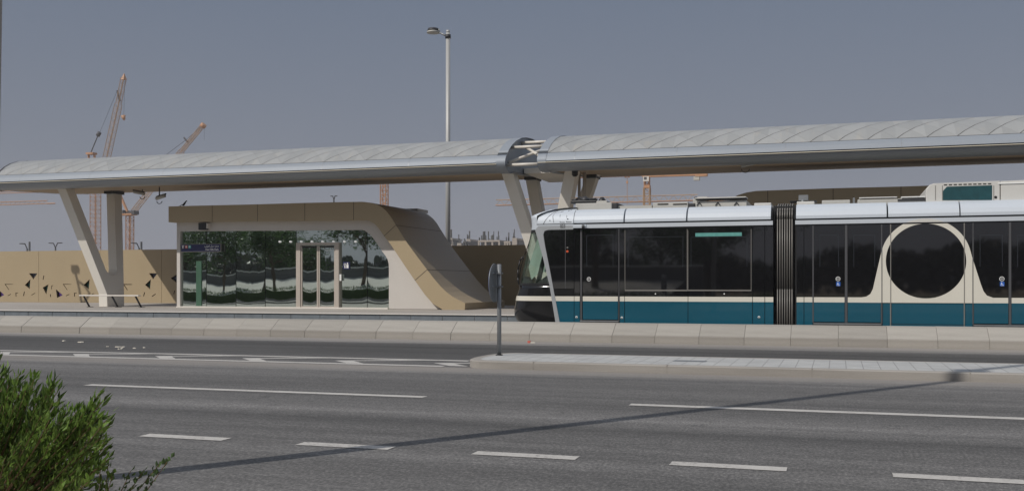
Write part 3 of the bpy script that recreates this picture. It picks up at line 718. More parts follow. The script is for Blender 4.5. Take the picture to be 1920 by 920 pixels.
b.box(p0.x + w_ * .25, p0.x + w_ * .4, yy - .005, yy + .004, p0.z + h_ * .15, p0.z + h_ * .42, 'white'); b.box(p0.x + w_ * .55, p0.x + w_ * .85, yy - .005, yy + .004, p0.z + h_ * .15, p0.z + h_ * .62, 'white')
b.tube((p0.x + w_ * .7, yy - .005, p0.z + h_ * .77), (p0.x + w_ * .7, yy + .004, p0.z + h_ * .77), w_ * .11, 'white', n=12); b.build('symbol', t_)

# ------------------------------------------------------------------ boundary walls with cut-outs
YW = 41.0; ztop = H + 1.69
def wall(x0, x1, label, cut, edges):
    t_ = thing('boundary_wall', label, 'wall', ((x0 + x1) / 2, YW, .44))
    holes = []
    if cut:
        def c7(l): return [(x / 7.075, 450 + y / 7.075) for x, y in l]
        tri = [(c7([(385, 440), (495, 440), (443, 520)]), 'slate_glass'), (c7([(330, 595), (402, 518), (395, 648)]), 'green_glass'), (c7([(567, 628), (642, 585), (614, 718)]), 'green_glass'),
               (c7([(742, 650), (832, 728), (757, 765)]), 'purple_glass'), (c7([(1110, 592), (1188, 518), (1177, 655)]), 'green_glass'), (c7([(-30, 650), (58, 725), (-15, 762)]), 'purple_glass')]
        def c2(l): return [(x / 3.285, 340 + y / 3.285) for x, y in l]
        tri += [(c2([(918, 565), (970, 565), (943, 602)]), 'slate_glass'), (c2([(893, 636), (929, 602), (924, 664)]), 'green_glass'), (c2([(1052, 596), (1098, 565), (1098, 630)]), 'slate_glass')]
        slots = [c7([(566, 524), (576, 526), (588, 468), (578, 466)]), c7([(102, 732), (105, 740), (147, 718), (144, 710)]), c7([(208, 746), (218, 746), (216, 704), (242, 699), (240, 693), (205, 697)]),
                 c7([(306, 738), (318, 740), (329, 682), (319, 680)]), c7([(413, 726), (418, 733), (467, 704), (462, 698)]), c7([(678, 650), (687, 651), (689, 608), (706, 605), (704, 598), (682, 601)]),
                 c7([(662, 716), (673, 716), (678, 757), (667, 750)]), c7([(875, 734), (879, 741), (922, 721), (918, 713)]), c7([(985, 748), (996, 748), (994, 706), (1018, 702), (1016, 695), (982, 699)]),
                 c7([(1208, 724), (1213, 730), (1251, 708), (1246, 702)]), c7([(60, 580), (170, 582), (170, 587), (76, 588), (124, 658), (118, 661)]), c7([(832, 580), (946, 582), (946, 587), (848, 588), (896, 660), (890, 663)]),
                 c2([(757, 631), (812, 632), (812, 636), (766, 636), (787, 668), (783, 669)]), c2([(882, 706), (887, 707), (893, 683), (888, 681)]), c2([(935, 706), (938, 710), (960, 694), (957, 690)]), c2([(1068, 693), (1073, 694), (1078, 672), (1073, 670)])]
        for l, _m in tri: holes.append(XZ(l, YW))
        for l in slots: holes.append(XZ(l, YW))
    zb = .445
    for (a_, c_) in zip(edges, edges[1:]):
        hs = [h for h in holes if all(a_ + .02 < x < c_ - .02 for x, z in h)]
        b = MB(); b.prism([(a_ + .008, zb), (c_ - .008, zb), (c_ - .008, ztop), (a_ + .008, ztop)], YW, YW + .12, 'beige', hs, hole_side='reveal'); b.build('wall_panel', t_)
    b = MB(); b.box(x0 + .01, x1 - .01, YW + .32, YW + .36, zb, ztop - .02, 'reveal'); b.box(x0 + .01, x1 - .01, YW + .119, YW + .32, ztop - .1, ztop - .02, 'reveal'); b.build('wall_core', t_)
    if cut:
        for l, m in tri:
            h = XZ(l, YW); xs = [q[0] for q in h]; 
            if not (x0 < min(xs) and max(xs) < x1): continue
            cxx, czz = sum(q[0] for q in h) / 3, sum(q[1] for q in h) / 3
            g3 = [(cxx + (x - cxx) * 1.0 + .03, czz + (z - czz) * 1.0) for x, z in h]
            b = MB(); b.prism(g3, YW + .13, YW + .145, m); b.build('coloured_glass', t_)
    return t_
xe = [-62, -56.5, -51, -45.6, X_(-20, YW) - 3.6]
pj = [X_(-92, YW), X_(72.5, YW), X_(187.5, YW), X_(303, YW), X_(420, YW), X_(540, YW)]
wall(pj[0], pj[-1], 'tan metal wall with small triangular cut-outs, left of station building', True, pj)
wall(X_(800, YW), X_(800, YW) + 9.5, 'plain shaded tan wall between the sloping end and the tram nose', False, [X_(800, YW), X_(800, YW) + 4.75, X_(800, YW) + 9.5])

# lean rail
t_ = thing('lean_rail', 'low slanted steel lean rail in front of the left V column', 'rail', (X_(208, 32.6), 32.6, .44))
xa, xb = X_(153, 32.6), X_(264, 32.6); zr = at(210, 552.5, 32.6).z
b = MB(); b.box(xa, xb, 32.45, 32.6, zr - .05, zr, 'sill'); bevel(b.build('rail', t_), .01)
for u_ in (159, 212, 256):
    x = X_(u_, 32.6) + .1; b = MB(); b.tube((x - .12, 32.55, zr - .03), (x + .02, 32.72, .45), .035, 'dark_metal', n=8); b.box(x - .06, x + .14, 32.66, 32.8, .44, .46, 'dark_metal'); b.build('leg', t_)

# ------------------------------------------------------------------ lamps, poles, sign
def street_lamp(x, y, top, r, label, arm=-1, z0=0.0, lean=0.0, extra=None, base=(0, 0)):
    t_ = thing('street_lamp', label, 'street lamp', (x, y, z0))
    b = MB(); xt = x + lean * top
    b.tube((x, y, z0), (xt, y, top), r * 1.25, 'pole', r1=r, n=16); b.tube((xt, y, top), (xt, y, top + .12), r * .9, 'pole', n=12)
    b.tube((x, y, z0), (x, y, z0 + .06), r * 2.2, 'steel', n=16); b.build('post', t_)
    b = MB(); b.tube((xt, y, top - .25), (xt, y, top - .08), r * 1.35, 'dark_metal', n=14); b.tube((xt, y, top - .17), (xt + arm * .45, y, top + .06), .045, 'steel'); b.tube((xt + arm * .40, y, top + .05), (xt + arm * .45, y, top + .22), .03, 'steel'); b.build('arm', t_)
    b = MB()
    hx = xt + arm * .72
    b.tube((hx, y, top + .05), (hx, y, top + .13), .30, 'roofbox', r1=.27, n=20); b.tube((hx, y, top + .13), (hx, y, top + .25), .28, 'dark_metal', r1=.24, n=20); hd = b.build('lamp_head', t_)
    if extra:
        b = MB(); b.box(x + lean * extra - .19, x + lean * extra + .19, y - .16, y + .16, extra - .1, extra + .1, 'dark_metal'); b.build('lamp_bracket', t_)
    return t_
p = at(840, 60, 40)
street_lamp(p.x, 43.0, H + (534 - 62) / F * (CY * 43 - SY * X_(840, 43)), .095, 'tall grey street lamp behind the station building', -1)
bpy.context.view_layer.update()
l_ = [o for o in bpy.data.objects if o.name.startswith('street_lamp')][-1]
dx = X_(840, 43.0) - p.x
l_.location.x += dx
# near lamp whose post is just cut by the left frame edge; it throws the long shadow over the road
Yn = 5.05; xn = X_(-47, Yn)
street_lamp(xn, Yn, 14.4, .085, 'dark lamp post just cut by the left edge of the photo', -1, lean=.0235, extra=11.9)

# road sign seen from behind/side on the island
p = at(936, 667, 16.2)
t_ = thing('road_sign', 'round road sign seen from behind on a grey post, on the island tip', 'road sign', (p.x, 16.2, .12))
zt_ = at(936, 495, 16.2).z
b = MB(); b.tube((p.x, 16.2, .12), (p.x, 16.2, zt_), .036, 'steel', n=16); b.tube((p.x, 16.2, .12), (p.x, 16.2, .135), .06, 'dark_metal', n=16); b.build('post', t_)
zc = at(930, 530, 16.2).z; b = MB(); nrm = Vector((-.9985, -.03, 0)).normalized(); cc = Vector((p.x - .075, 16.2, zc))
b.tube(cc, cc + nrm * .012, .325, 'steel', n=40); b.build('disc_back', t_)
b = MB(); b.tube(cc + nrm * .013, cc + nrm * .016, .318, 'signblue', n=40); b.build('disc_face', t_)
b = MB()
for v_ in (512, 537): zc_ = at(936, v_, 16.2).z; b.box(p.x - .075, p.x + .05, 16.14, 16.26, zc_ - .012, zc_ + .012, 'steel'); b.tube((p.x - .072, 16.02, zc_), (p.x - .072, 16.38, zc_), .012, 'steel', n=6)
b.build('clamp', t_)

# forked mast beyond left end; throws the thin shadow on the tan wall
mx_, my_ = -39.15, 34.9
t_ = thing('forked_mast', 'slim forked mast just outside the frame left of the canopy end', 'mast', (mx_, my_, .44))
b = MB(); b.tube((mx_, my_, .44), (mx_, my_, 7.4), .08, 'steel'); b.path([(mx_, my_, 7.3), (mx_ - .2, my_, 8.2), (mx_ - .45, my_, 9.1)], .07, 'steel'); b.path([(mx_, my_, 7.3), (mx_ + .45, my_, 7.9), (mx_ + .1, my_, 8.3), (mx_ - .25, my_, 8.5)], .05, 'steel'); b.box(mx_ - .62, mx_ - .2, my_ - .08, my_ + .08, 8.95, 9.2, 'steel'); b.build('post', t_)

# ------------------------------------------------------------------ tram
YT, YF2 = 24.9, 27.55; YM = (YT + YF2) / 2
tram = thing('tram', 'long low-floor tram, black glass over cream stripe and teal blue skirt, stopped at platform', 'tram', (X_(1400, YT), YM, .09))
Xt = lambda u: X_(u, YT)
Z_SK, Z_ST0, Z_ST1, Z_WT, Z_F1, Z_G1, Z_R = .16, .894, 1.016, 2.69, 2.822, 2.862, 3.225
XE = Xt(1920) + 9.0
YB_ = YT + .03
# --- shells (dark core the panels hang on)
def shell_body(xa, xb, name):
    b = MB(); b.box(xa, xb, YB_, YF2 - .03, Z_SK, Z_WT + .13, 'black')
    b.box(xa, xb, YT + .1, YF2 - .1, Z_WT + .13, Z_G1, 'black'); b.box(xa + .02, xb - .02, YT + .42, YF2 - .42, Z_G1, Z_R - .02, 'roofbox'); return b.build(name, tram)
XP = Xt(1075)
shell_body(XP, Xt(1449), 'front_car_shell'); shell_body(Xt(1491), XE, 'rear_car_shell')
fair = [(YT + .005, Z_G1), (YT + .01, Z_G1 + .07), (YT + .05, Z_G1 + .17), (YT + .13, Z_G1 + .27), (YT + .25, Z_G1 + .34), (YT + .42, Z_R)]
def fairing(ua, ub):
    b = MB(); xa, xb = Xt(ua) + .006, Xt(ub) - .006
    rw = b.sweep(fair + [(YT + .44, Z_R - .03), (YT + .30, Z_G1)], lambda y: xa, lambda y: xb, 'silver', smooth=False)
    cap0 = b.add([b.v[q] for q in rw[0]]); cap1 = b.add([b.v[q] for q in rw[-1]]); b.face(cap0[::-1], 'silver'); b.face(cap1, 'silver'); o = b.build('roof_fairing', tram)
    for p_ in o.data.polygons: p_.use_smooth = len(p_.vertices) == 4 and abs(p_.normal.x) < .1 and p_.normal.y < 0.05
    # the same panel on the far side
    b2_ = MB(); rw = b2_.sweep([(YT + YF2 - y, z) for y, z in fair], lambda y: xa, lambda y: xb, 'silver', closed=False); b2_.build('roof_fairing', tram)
for ua, ub in ((1075.5, 1169), (1171, 1286.5), (1288.5, 1445.5), (1492, 1663), (1665, 1799.5), (1801, 1975), (1977, 2150)): fairing(ua, ub)
for ua, ub in ((1075.5, 1449), (1491, 2150)):
    b = MB(); b.box(Xt(ua), Xt(ub), YT + .0, YT + .06, Z_WT + .035, Z_F1, 'pale_silver'); b.box(Xt(ua), Xt(ub), YF2 - .06, YF2, Z_WT, Z_F1, 'pale_silver'); b.build('cornice', tram)
def panel(ua, ub, name='side_panel', proud=0.0, stripe=True, gap=.007, zb=None, lower='blue', upper='bglass'):
    y0, y1 = YT - proud, YB_; xa, xb = Xt(ua) + gap, Xt(ub) - gap; zb = zb or Z_SK
    b = MB(); b.box(xa, xb, y0, y1, zb, Z_ST0, lower)
    b.box(xa, xb, y0 - .0, y1, Z_ST0 + .001, Z_ST1, 'tilepave' if stripe else upper)
    b.box(xa, xb, y0, y1, Z_ST1 + .001, Z_WT, upper); o = b.build(name, tram); return o
def frame(u0, u1, v0, v1, m, wd, y, parent, name, holes=True):
    p0, p1 = T(u0, v1), T(u1, v0); b = MB()
    b.box(p0.x, p1.x, y, y + .006, p0.z, p0.z + wd, m); b.box(p0.x, p1.x, y, y + .006, p1.z - wd, p1.z, m)
    b.box(p0.x, p0.x + wd, y, y + .006, p0.z + wd, p1.z - wd, m); b.box(p1.x - wd, p1.x, y, y + .006, p0.z + wd, p1.z - wd, m); return b.build(name, parent)
T = lambda u, v: at(u, v, YT)
# front car panels
panel(1076.5, 1087.5); panel(1161, 1171); panel(1171, 1290); panel(1290, 1411); panel(1411, 1434); panel(1434, 1450.5)
panel(1493, 1507.5); panel(1507.5, 1524)
panel(1654, 1670); panel(1670, 1808); panel(1808, 1824)
panel(1969, 1990); panel(1990, 2110)
# windows of the front car
for ua, ub in ((1171.5, 1289), (1289.5, 1409)):
    p0, p1 = T(ua, 543.8), T(ub, 429.5)
    b = MB(); b.box(p0.x + .014, p1.x - .014, YT - .012, YT - .001, p0.z + .014, p1.z, 'bglass'); wdw = b.build('window', tram)
    b = MB(); wd = .018
    b.box(p0.x, p1.x, YT - .014, YT - .003, p0.z - wd, p0.z + .013, 'frame_line'); b.box(p0.x, p0.x + .013, YT - .014, YT - .003, p0.z + .013, p1.z, 'frame_line'); b.box(p1.x - .013, p1.x, YT - .014, YT - .003, p0.z + .013, p1.z, 'frame_line'); b.build('window_frame', wdw)
    frame(ua + 6, ub - 6, 443, 620, 'faint', .006, YT - .0165, wdw, 'glass_border') if False else None
    b = MB(); q0, q1 = T(ua + 6, 500), T(ub - 8, 443)
    b.box(q0.x, q1.x, YT - .0145, YT - .012, q1.z - .008, q1.z, 'faint'); b.box(q0.x, q0.x + .008, YT - .0145, YT - .012, q0.z, q1.z - .008, 'faint'); b.box(q1.x - .008, q1.x, YT - .0145, YT - .012, q0.z, q1.z - .008, 'faint'); b.build('glass_border', wdw)
p0, p1 = T(1304, 443.5), T(1391, 435.5)
a = N('destination_screen'); v = a.coord(); n1 = a.noise(v, 14, 3)
a.base(a.ramp(n1, [(.3, (0.10, .30, .27, 1)), (.7, (.14, .36, .33, 1))])); a.set(rough=.25); M['dest'] = a.m
t2 = MB().box(p0.x, p1.x, YT - .022, YT - .0125, p0.z, p1.z, 'dest').build('destination_display', tram)
# doors
def door(ua, ub, sym, label, glass=None):
    o = panel(ua, ub, 'door', proud=.012, gap=.012, zb=.44)
    g0, g1 = glass or (ua + 12, ub - 12)
    q0, q1 = T(g0, 500), T(g1, 440)
    b = MB(); yy = YT - .0145
    b.box(q0.x, q1.x, yy, yy + .002, q1.z - .009, q1.z, 'faint'); b.box(q0.x, q0.x + .009, yy, yy + .002, q0.z, q1.z - .009, 'faint'); b.box(q1.x - .009, q1.x, yy, yy + .002, q0.z, q1.z - .009, 'faint'); b.build('glass_border', o)
    return o
def button(u, v_, par, wheel=False):
    p = T(u, v_); b = MB(); b.tube((p.x, YT - .02, p.z), (p.x, YT - .011, p.z), .052, 'white', n=20); b.tube((p.x, YT - .024, p.z), (p.x, YT - .0195, p.z), .038, 'black', n=20); b.tube((p.x, YT - .028, p.z), (p.x, YT - .0235, p.z), .026, 'grey_line', n=16); b.tube((p.x, YT - .031, p.z), (p.x, YT - .0275, p.z), .012, 'white', n=10)
    b.build('door_button', par)
    if wheel:
        p = T(u + .5, v_ + 9.8); b = MB(); b.box(p.x - .045, p.x + .045, YT - .018, YT - .0125, p.z - .045, p.z + .05, 'signblue')
        b.tube((p.x - .008, YT - .022, p.z + .034), (p.x - .008, YT - .0175, p.z + .034), .009, 'white', n=8); b.box(p.x - .016, p.x - .004, YT - .021, YT - .0175, p.z - .005, p.z + .024, 'white'); b.box(p.x - .016, p.x + .016, YT - .0215, YT - .0175, p.z - .008, p.z, 'white'); b.box(p.x + .012, p.x + .03, YT - .021, YT - .0175, p.z - .034, p.z - .022, 'white')
        pts = [(p.x - .006 + .021 * math.cos(R(q_)), YT - .02, p.z - .016 + .021 * math.sin(R(q_))) for q_ in range(120, 381, 30)]; b.path(pts, .0035, 'white', 5); b.build('wheelchair_symbol', par)
d1 = door(1092, 1159.5, False, '', (1100, 1150)); button(1104.5, 523, d1)
b = MB(); b.box(Xt(1088.3), Xt(1091.5), YT - .018, YT + .02, .40, Z_WT, 'grey_line'); b.build('door_post', tram)
b = MB(); b.box(Xt(1088.5), Xt(1160.5), YT - .06, YT + .03, .385, .415, 'steel'); b.build('door_sill', tram)
b = MB(); b.box(Xt(1159.8), Xt(1161.4), YT - .018, YT + .02, .40, Z_WT, 'grey_line'); b.build('door_post', tram)
for (a_, m_, c_) in ((1525, 1586.5, 1652.5), (1825, 1893.5, 1969)):
    da = door(a_, m_ - 2, False, ''); db = door(m_ + 2, c_, False, ''); button(m_ - 15.2, 522.5, da, True)
    b = MB(); b.box(Xt(m_ - 2) - .004, Xt(m_ + 2) + .004, YT - .02, YT + .02, .42, Z_WT, 'grey_line'); b.build('door_post', tram)
    for u_ in (a_ - .5, c_ + .5): b = MB(); b.box(Xt(u_) - .014, Xt(u_) + .014, YT - .014, YT + .02, .42, Z_WT, 'grey_line'); b.build('door_post', tram)
    b = MB(); b.box(Xt(a_), Xt(c_), YT - .06, YT + .03, .385, .415, 'steel'); b.build('door_sill', tram)
# thin upright joints in the upper part of rear car
for u_ in (1669.8, 1808): b = MB(); b.box(Xt(u_) - .012, Xt(u_) + .012, YT - .006, YT + .02, .2, Z_WT, 'frame_line'); b.build('window_frame', tram)
# cream arch with the round window
def e1(l): return [(1480 + x / 3.1727, 330 + y / 3.1727) for x, y in l]
cxp, cyp, rp_ = 813, 488, 239
def clipz(poly, zc, below=True):
    keep = (lambda p: p[1] <= zc) if below else (lambda p: p[1] >= zc); out = []
    for k in range(len(poly)):
        a_, c_ = poly[k], poly[(k + 1) % len(poly)]
        if keep(a_): out.append(a_)
        if keep(a_) != keep(c_): tt = (zc - a_[1]) / (c_[1] - a_[1]); out.append((a_[0] + tt * (c_[0] - a_[0]), zc))
    return out
def arcp(r, a0, a1, n): return [(cxp + r * math.cos(R(a0 + (a1 - a0) * k / n)), cyp - r * math.sin(R(a0 + (a1 - a0) * k / n))) for k in range(n + 1)]
ZA = Z_WT
gl = T(1737, 423).z
# left half and right half, split at the middle so that the round opening needs no hole
def ell(rx, ry, a0, a1, n): return [(813 + rx * math.cos(R(a0 + (a1 - a0) * k / n)), 505 - ry * math.sin(R(a0 + (a1 - a0) * k / n))) for k in range(n + 1)]
half_l = XZ(e1([(813, 757), (430, 752), (430, 720), (458, 716), (482, 700), (497, 670), (541, 478)] + ell(272, 253, 167, 90, 20) + ell(239, 222, 90, 270, 48)), YT)
half_r = XZ(e1([(813, 757)] + ell(239, 222, -90, 90, 48) + ell(272, 253, 90, 13, 20) + [(1086, 478), (1138, 640), (1155, 685), (1175, 710), (1210, 722), (1210, 758)]), YT)
rw_ = XZ(e1(ell(237, 220, 0, 360, 60)[:-1]), YT); rw_ = clipz(rw_, Z_WT - .004)
MB().prism(rw_, YT - .0115, YT - .0005, 'bglass').build('round_window', tram)
ring_b = MB()
for h_ in (half_l, half_r):
    lowp = clipz(h_, Z_WT); 
    lowp = [(x, max(z, Z_ST0)) for x, z in lowp]
    ring_b.prism(lowp, YT - .017, YT - .0125, 'tilepave')
ring_b.build('cream_arch', tram)
# piece of the arch on the cornice
top = XZ(e1(ell(272, 253, 140, 40, 30)), YT); top = clipz(top, Z_WT + .036, False)
b = MB(); zz = [(x, min(z, Z_F1 - .002)) for x, z in top]; b.prism(zz, YT - .006, YT - .001, 'acwhite'); b.build('cream_arch_top', tram)
# upright lines crossing the arch
for u_, m in ((1653.5, 'grey_line'), (1670, 'frame_line'), (1808, 'frame_line'), (1824, 'grey_line')):
    b = MB(); b.box(Xt(u_) - .009, Xt(u_) + .009, YT - .022, YT - .018, Z_SK + .25, Z_WT, m); b.build('panel_joint', tram)
# horizontal joint in the skirt of rear car, faint
b = MB(); b.box(Xt(1670.5), Xt(1807.5), YT - .004, YT + .001, .40, .41, 'seam'); b.build('panel_joint', tram)
# small round fittings
for u_, v_ in ((1081, 594), (1166, 595), (1423, 594)): p = T(u_, v_); b = MB(); b.tube((p.x, YT - .01, p.z), (p.x, YT + .002, p.z), .028, 'white', n=12); b.tube((p.x, YT - .012, p.z - .008), (p.x, YT - .009, p.z - .008), .016, 'dark_metal', n=10); b.build('lock_cap', tram)
for u_ in (1229, 1358): p = T(u_, 550.5); b = MB(); b.tube((p.x, YT - .01, p.z), (p.x, YT + .002, p.z), .016, 'white', n=10); b.build('lock_cap', tram)

# --- bellows
xa, xb = Xt(1449.5), Xt(1491.5)
b = MB(); b.box(xa + .01, xb - .01, YT + .16, YF2 - .16, .25, Z_R - .05, 'black')
n_ = 7; rib = []
for k in range(n_):
    x = xa + .10 + (xb - xa - .18) * k / (n_ - 1)
    pts = [(x, YT + .05, .2), (x, YT + .05, 1.2), (x, YT + .05, 2.86), (x, YT + .10, 3.06), (x, YT + .25, 3.2), (x, YT + .6, 3.26), (x, YF2 - .6, 3.26)]
    b.path(pts, .014, 'frame_line', 6)
b.build('bellows_ribs', tram)
b = MB()
sec_ = []
m_ = 2 * n_ + 1; xs = [xa + (xb - xa) * k / (m_ - 1) for k in range(m_)]
rows = [b.add([(x, YT + (.04 if k % 2 else .14), .2), (x, YT + (.04 if k % 2 else .14), 2.9), (x, YT + (.16 if k % 2 else .26), 3.1), (x, YT + .5, 3.2 + (.03 if k % 2 else 0))]) for k, x in enumerate(xs)]
for A, B in zip(rows, rows[1:]):
    for k in range(3): b.face([A[k], B[k], B[k + 1], A[k + 1]], 'black')
b.build('bellows', tram)

# --- cab: lofted nose in bands
def interp(tab, z):
    for (z0, a0), (z1, a1) in zip(tab, tab[1:]):
        if z <= z1: t_ = max(0, (z - z0) / (z1 - z0)); return a0 + (a1 - a0) * t_
    return tab[-1][1]
def zu(v_): return T(1010, v_).z
# x of the rear edge of the nose (at the grey pillar) and of the tip, by height
PIL = [(T(1048, 604).z - .3, Xt(1050)), (T(1046, 604).z, Xt(1044.5)), (T(1012, 428).z, Xt(1008.5)), (T(1010, 422).z, Xt(1007)), (3.4, Xt(1006))]
TIP0 = [(628, 985), (606, 974), (600, 968.5), (592, 964), (580, 963.0), (565, 966), (553, 968.5), (540, 973), (520, 978), (500, 983.5), (480, 989), (455, 995.5), (430, 1002.5), (425, 1003.5), (412, 1002), (400, 1000.5), (395, 1000.5)]
YTIP = YM - .55
TIP = sorted((at(u, v_, YTIP).z, X_(u, YTIP)) for v_, u in TIP0)
def ring_at(z, inset=0.0, n=14, far=True, x_in=0.0):
    xp = interp(PIL, z) + x_in; xt = interp(TIP, z) + inset
    hw = 1.325 - inset; pts = []
    rng = 2 * n if far else n
    for k in range(rng + 1):
        t_ = math.pi / 2 * k / n; c_, s_ = math.cos(t_), math.sin(t_)
        cy_ = math.copysign(abs(c_) ** .55, c_)
        pts.append((xp + (xt - xp) * (abs(s_) ** .9), YM - hw * cy_, z))
    return pts
def band(z0, z1, m, name, nz=4, inset=0, x_in=0.0):
    b = MB(); rows = [b.add(ring_at(z0 + (z1 - z0) * k / nz, inset, x_in=x_in)) for k in range(nz + 1)]
    for A, B in zip(rows, rows[1:]):
        for k in range(len(A) - 1): b.face([A[k + 1], A[k], B[k], B[k + 1]], m, True)
    return b, rows
cab = MB(); 
b, rows = band(.2, Z_ST0, 'bpaint', 'x', 7); b.face(rows[0], 'bpaint'); nose = b.build('nose_skirt', tram)
b, rows = band(Z_ST0 + .001, Z_ST1, 'tilepave', 'x', 1, -.004); b.build('nose_stripe', tram)
ZS = T(990, 534).z
b, rows = band(Z_ST1 + .001, ZS, 'bpaint', 'x', 3); b.face(rows[-1][::-1], 'seat'); b.build('nose_panel', tram)
b, rows = band(ZS + .001, Z_WT - .02, 'screen', 'x', 6, .01); ws = b.build('windscreen', tram)
b, rows = band(ZS - .01, ZS + .05, 'black', 'x', 1, -.006); b.build('windscreen_seal', ws)
b, rows = band(Z_WT - .05, Z_WT + .02, 'black', 'x', 1, -.004); b.build('windscreen_seal', ws)
# dark posts at the corners of the windscreen (black print)
for far in (0, 1):
    b = MB()
    idx = [9, 10, 11] if not far else [17, 18, 19]
    zs_ = [ZS + (Z_WT - ZS) * k / 6 for k in range(7)]
    rr = [b.add([ring_at(z, -.006)[k] for k in idx]) for z in zs_]
    for A, B in zip(rr, rr[1:]):
        for k in range(2): b.face([A[k + 1], A[k], B[k], B[k + 1]], 'black', True)
    b.build('windscreen_post', ws)
# silver roof of cab: from cornice up over the dome
zs_ = [Z_WT + .02, Z_F1, Z_G1, 2.93, 3.0, 3.06]
b = MB(); rows = [b.add(ring_at(z)) for z in zs_]
def top_ring(z, f): 
    base_ = ring_at(3.06); xr = Xt(1075) + .0
    return [(xr + (x - xr) * (1 - f * .95 if True else 1) if False else x + (xr - x) * f, YM + (y - YM) * (1 - f * .33), z) for x, y, _ in base_]
for z, f in ((3.12, .10), (3.18, .25), (3.235, .45), (3.27, .68), (3.29, 1.0)): rows.append(b.add(top_ring(z, f)))
for A, B in zip(rows, rows[1:]):
    for k in range(len(A) - 1): b.face([A[k + 1], A[k], B[k], B[k + 1]], 'silver', True)
# close the flank between the pillar line and first roof panel
b.build('cab_dome', tram)
def flank(sgn):
    b = MB(); y0 = YT if sgn > 0 else YF2
    prof = [(Z_WT + .005, 0.0), (Z_F1, 0), (Z_G1, .003), (Z_G1 + .07, .01), (Z_G1 + .17, .05), (Z_G1 + .27, .13), (Z_G1 + .34, .25), (Z_R + .02, .42)]
    rr = [b.add([(interp(PIL, min(z, 3.06)) + (0 if z < 3.0 else (z - 3.0) * 1.0), y0 + sgn * d_, z), (Xt(1075), y0 + sgn * d_, z)]) for z, d_ in prof]
    for A, B in zip(rr, rr[1:]): b.face([A[0], A[1], B[1], B[0]] if sgn > 0 else [A[1], A[0], B[0], B[1]], 'silver', True)
    return b.build('cab_roof_flank', tram)
flank(1); flank(-1)
b = MB(); i = b.add([(Xt(1010), YT + .3, Z_R - .0), (Xt(1075), YT + .3, Z_R), (Xt(1075), YF2 - .3, Z_R), (Xt(1010), YF2 - .3, Z_R)]); b.build('cab_roof_flank', tram) if False else None
# flank details: curved line, grille slots, screws
yy = YT - .004
def fl(pts, r_, m, name):
    out = []
    for u, v_ in pts:
        p = T(u, v_); dz = max(0, p.z - Z_G1); y = YT + interp([(0, .003), (.07, .01), (.17, .05), (.27, .13), (.34, .25), (.4, .42)], dz) - r_ * .4
        out.append((p.x, y, p.z))
    b = MB(); b.path(out, r_, m, 5); return b.build(name, tram)
def k1(l): return [(1000 + x / 10.225, 350 + y / 10.225) for x, y in l]
fl(k1([(190, 718), (230, 640), (290, 560), (360, 490), (430, 445), (540, 418), (660, 402), (770, 385)]), .007, 'seam', 'panel_joint')
fl(k1([(362, 560), (370, 530), (400, 495), (440, 485), (480, 478)]), .004, 'grey_line', 'grille_slot'); fl(k1([(362, 560), (375, 620), (392, 685)]), .006, 'seam', 'grille_slot')
fl(k1([(545, 462), (495, 475), (500, 560), (512, 682), (600, 682)]), .006, 'seam', 'grille_slot'); fl(k1([(690, 430), (632, 450), (630, 560), (632, 676), (730, 676)]), .006, 'seam', 'grille_slot')
fl(k1([(66, 722), (200, 720), (770, 708)]), .008, 'seam', 'panel_joint'); fl(k1([(780, 400), (778, 800)]), .010, 'seam', 'panel_joint')
for u, v_ in k1([(315, 648), (655, 615), (155, 778), (668, 757)]): 
    p = T(u, v_); b = MB(); yv = YT + (0 if p.z < Z_G1 else .01); b.tube((p.x, yv - .006, p.z), (p.x, yv + .01, p.z), .014, 'dark_metal', n=8); b.build('screw', tram)
p = T(1050.5, 427.2); text('fleet_number', '023', .085, (p.x, YT - .016, p.z), 'grey_line', tram, width=.13, bold=.01)
# pillar
b = MB(); pil = XZ([(1003.5, 431), (1010, 423.5), (1075, 422.5), (1075, 430), (1028, 430.8), (1021, 433), (1018.8, 440), (1022, 460), (1031, 505), (1049.5, 604), (1051, 612), (1043, 612), (1030.5, 535), (1019, 486), (1010, 453)], YT)
b.prism(pil, YT - .012, YT + .02, 'pillar'); b.build('cab_pillar', tram)
# cab side: black glass, stripe, blue
b = MB(); side = XZ([(1018, 431), (1076, 430), (1076, 541), (1037, 541), (1029, 505)], YT); b.prism(side, YT + .0, YT + .03, 'bglass'); b.build('cab_side_window', tram)
b = MB(); side = XZ([(1037, 542), (1076, 542), (1076, 554.6), (1039, 554.6)], YT); b.prism([(x, max(z, Z_ST1 + .002)) for x, z in side], YT, YT + .03, 'bpaint')
zs1 = [(Xt(1038.5), Z_ST0 + .001), (Xt(1076), Z_ST0 + .001), (Xt(1076), Z_ST1), (Xt(1036.5), Z_ST1)]; b.prism(zs1, YT, YT + .03, 'tilepave')
b.prism([(Xt(1048.5), Z_SK), (Xt(1076), Z_SK), (Xt(1076), Z_ST0), (Xt(1038.8), Z_ST0)], YT, YT + .03, 'blue'); b.build('cab_side_panel', tram)
b = MB(); b.box(Xt(1059.5), Xt(1060.5), YT - .003, YT + .001, zu(541), Z_WT, 'grey_line'); b.build('panel_joint', tram)
b = MB(); p = T(1064, 464); b.tube((p.x, YT - .015, p.z), (p.x, YT, p.z), .022, 'frame_line', n=12); b.build('marker_lamp', tram); b = MB(); p = T(1064, 471); b.tube((p.x, YT - .018, p.z), (p.x, YT, p.z), .030, 'orange_light', n=14); b.build('marker_lamp', tram)
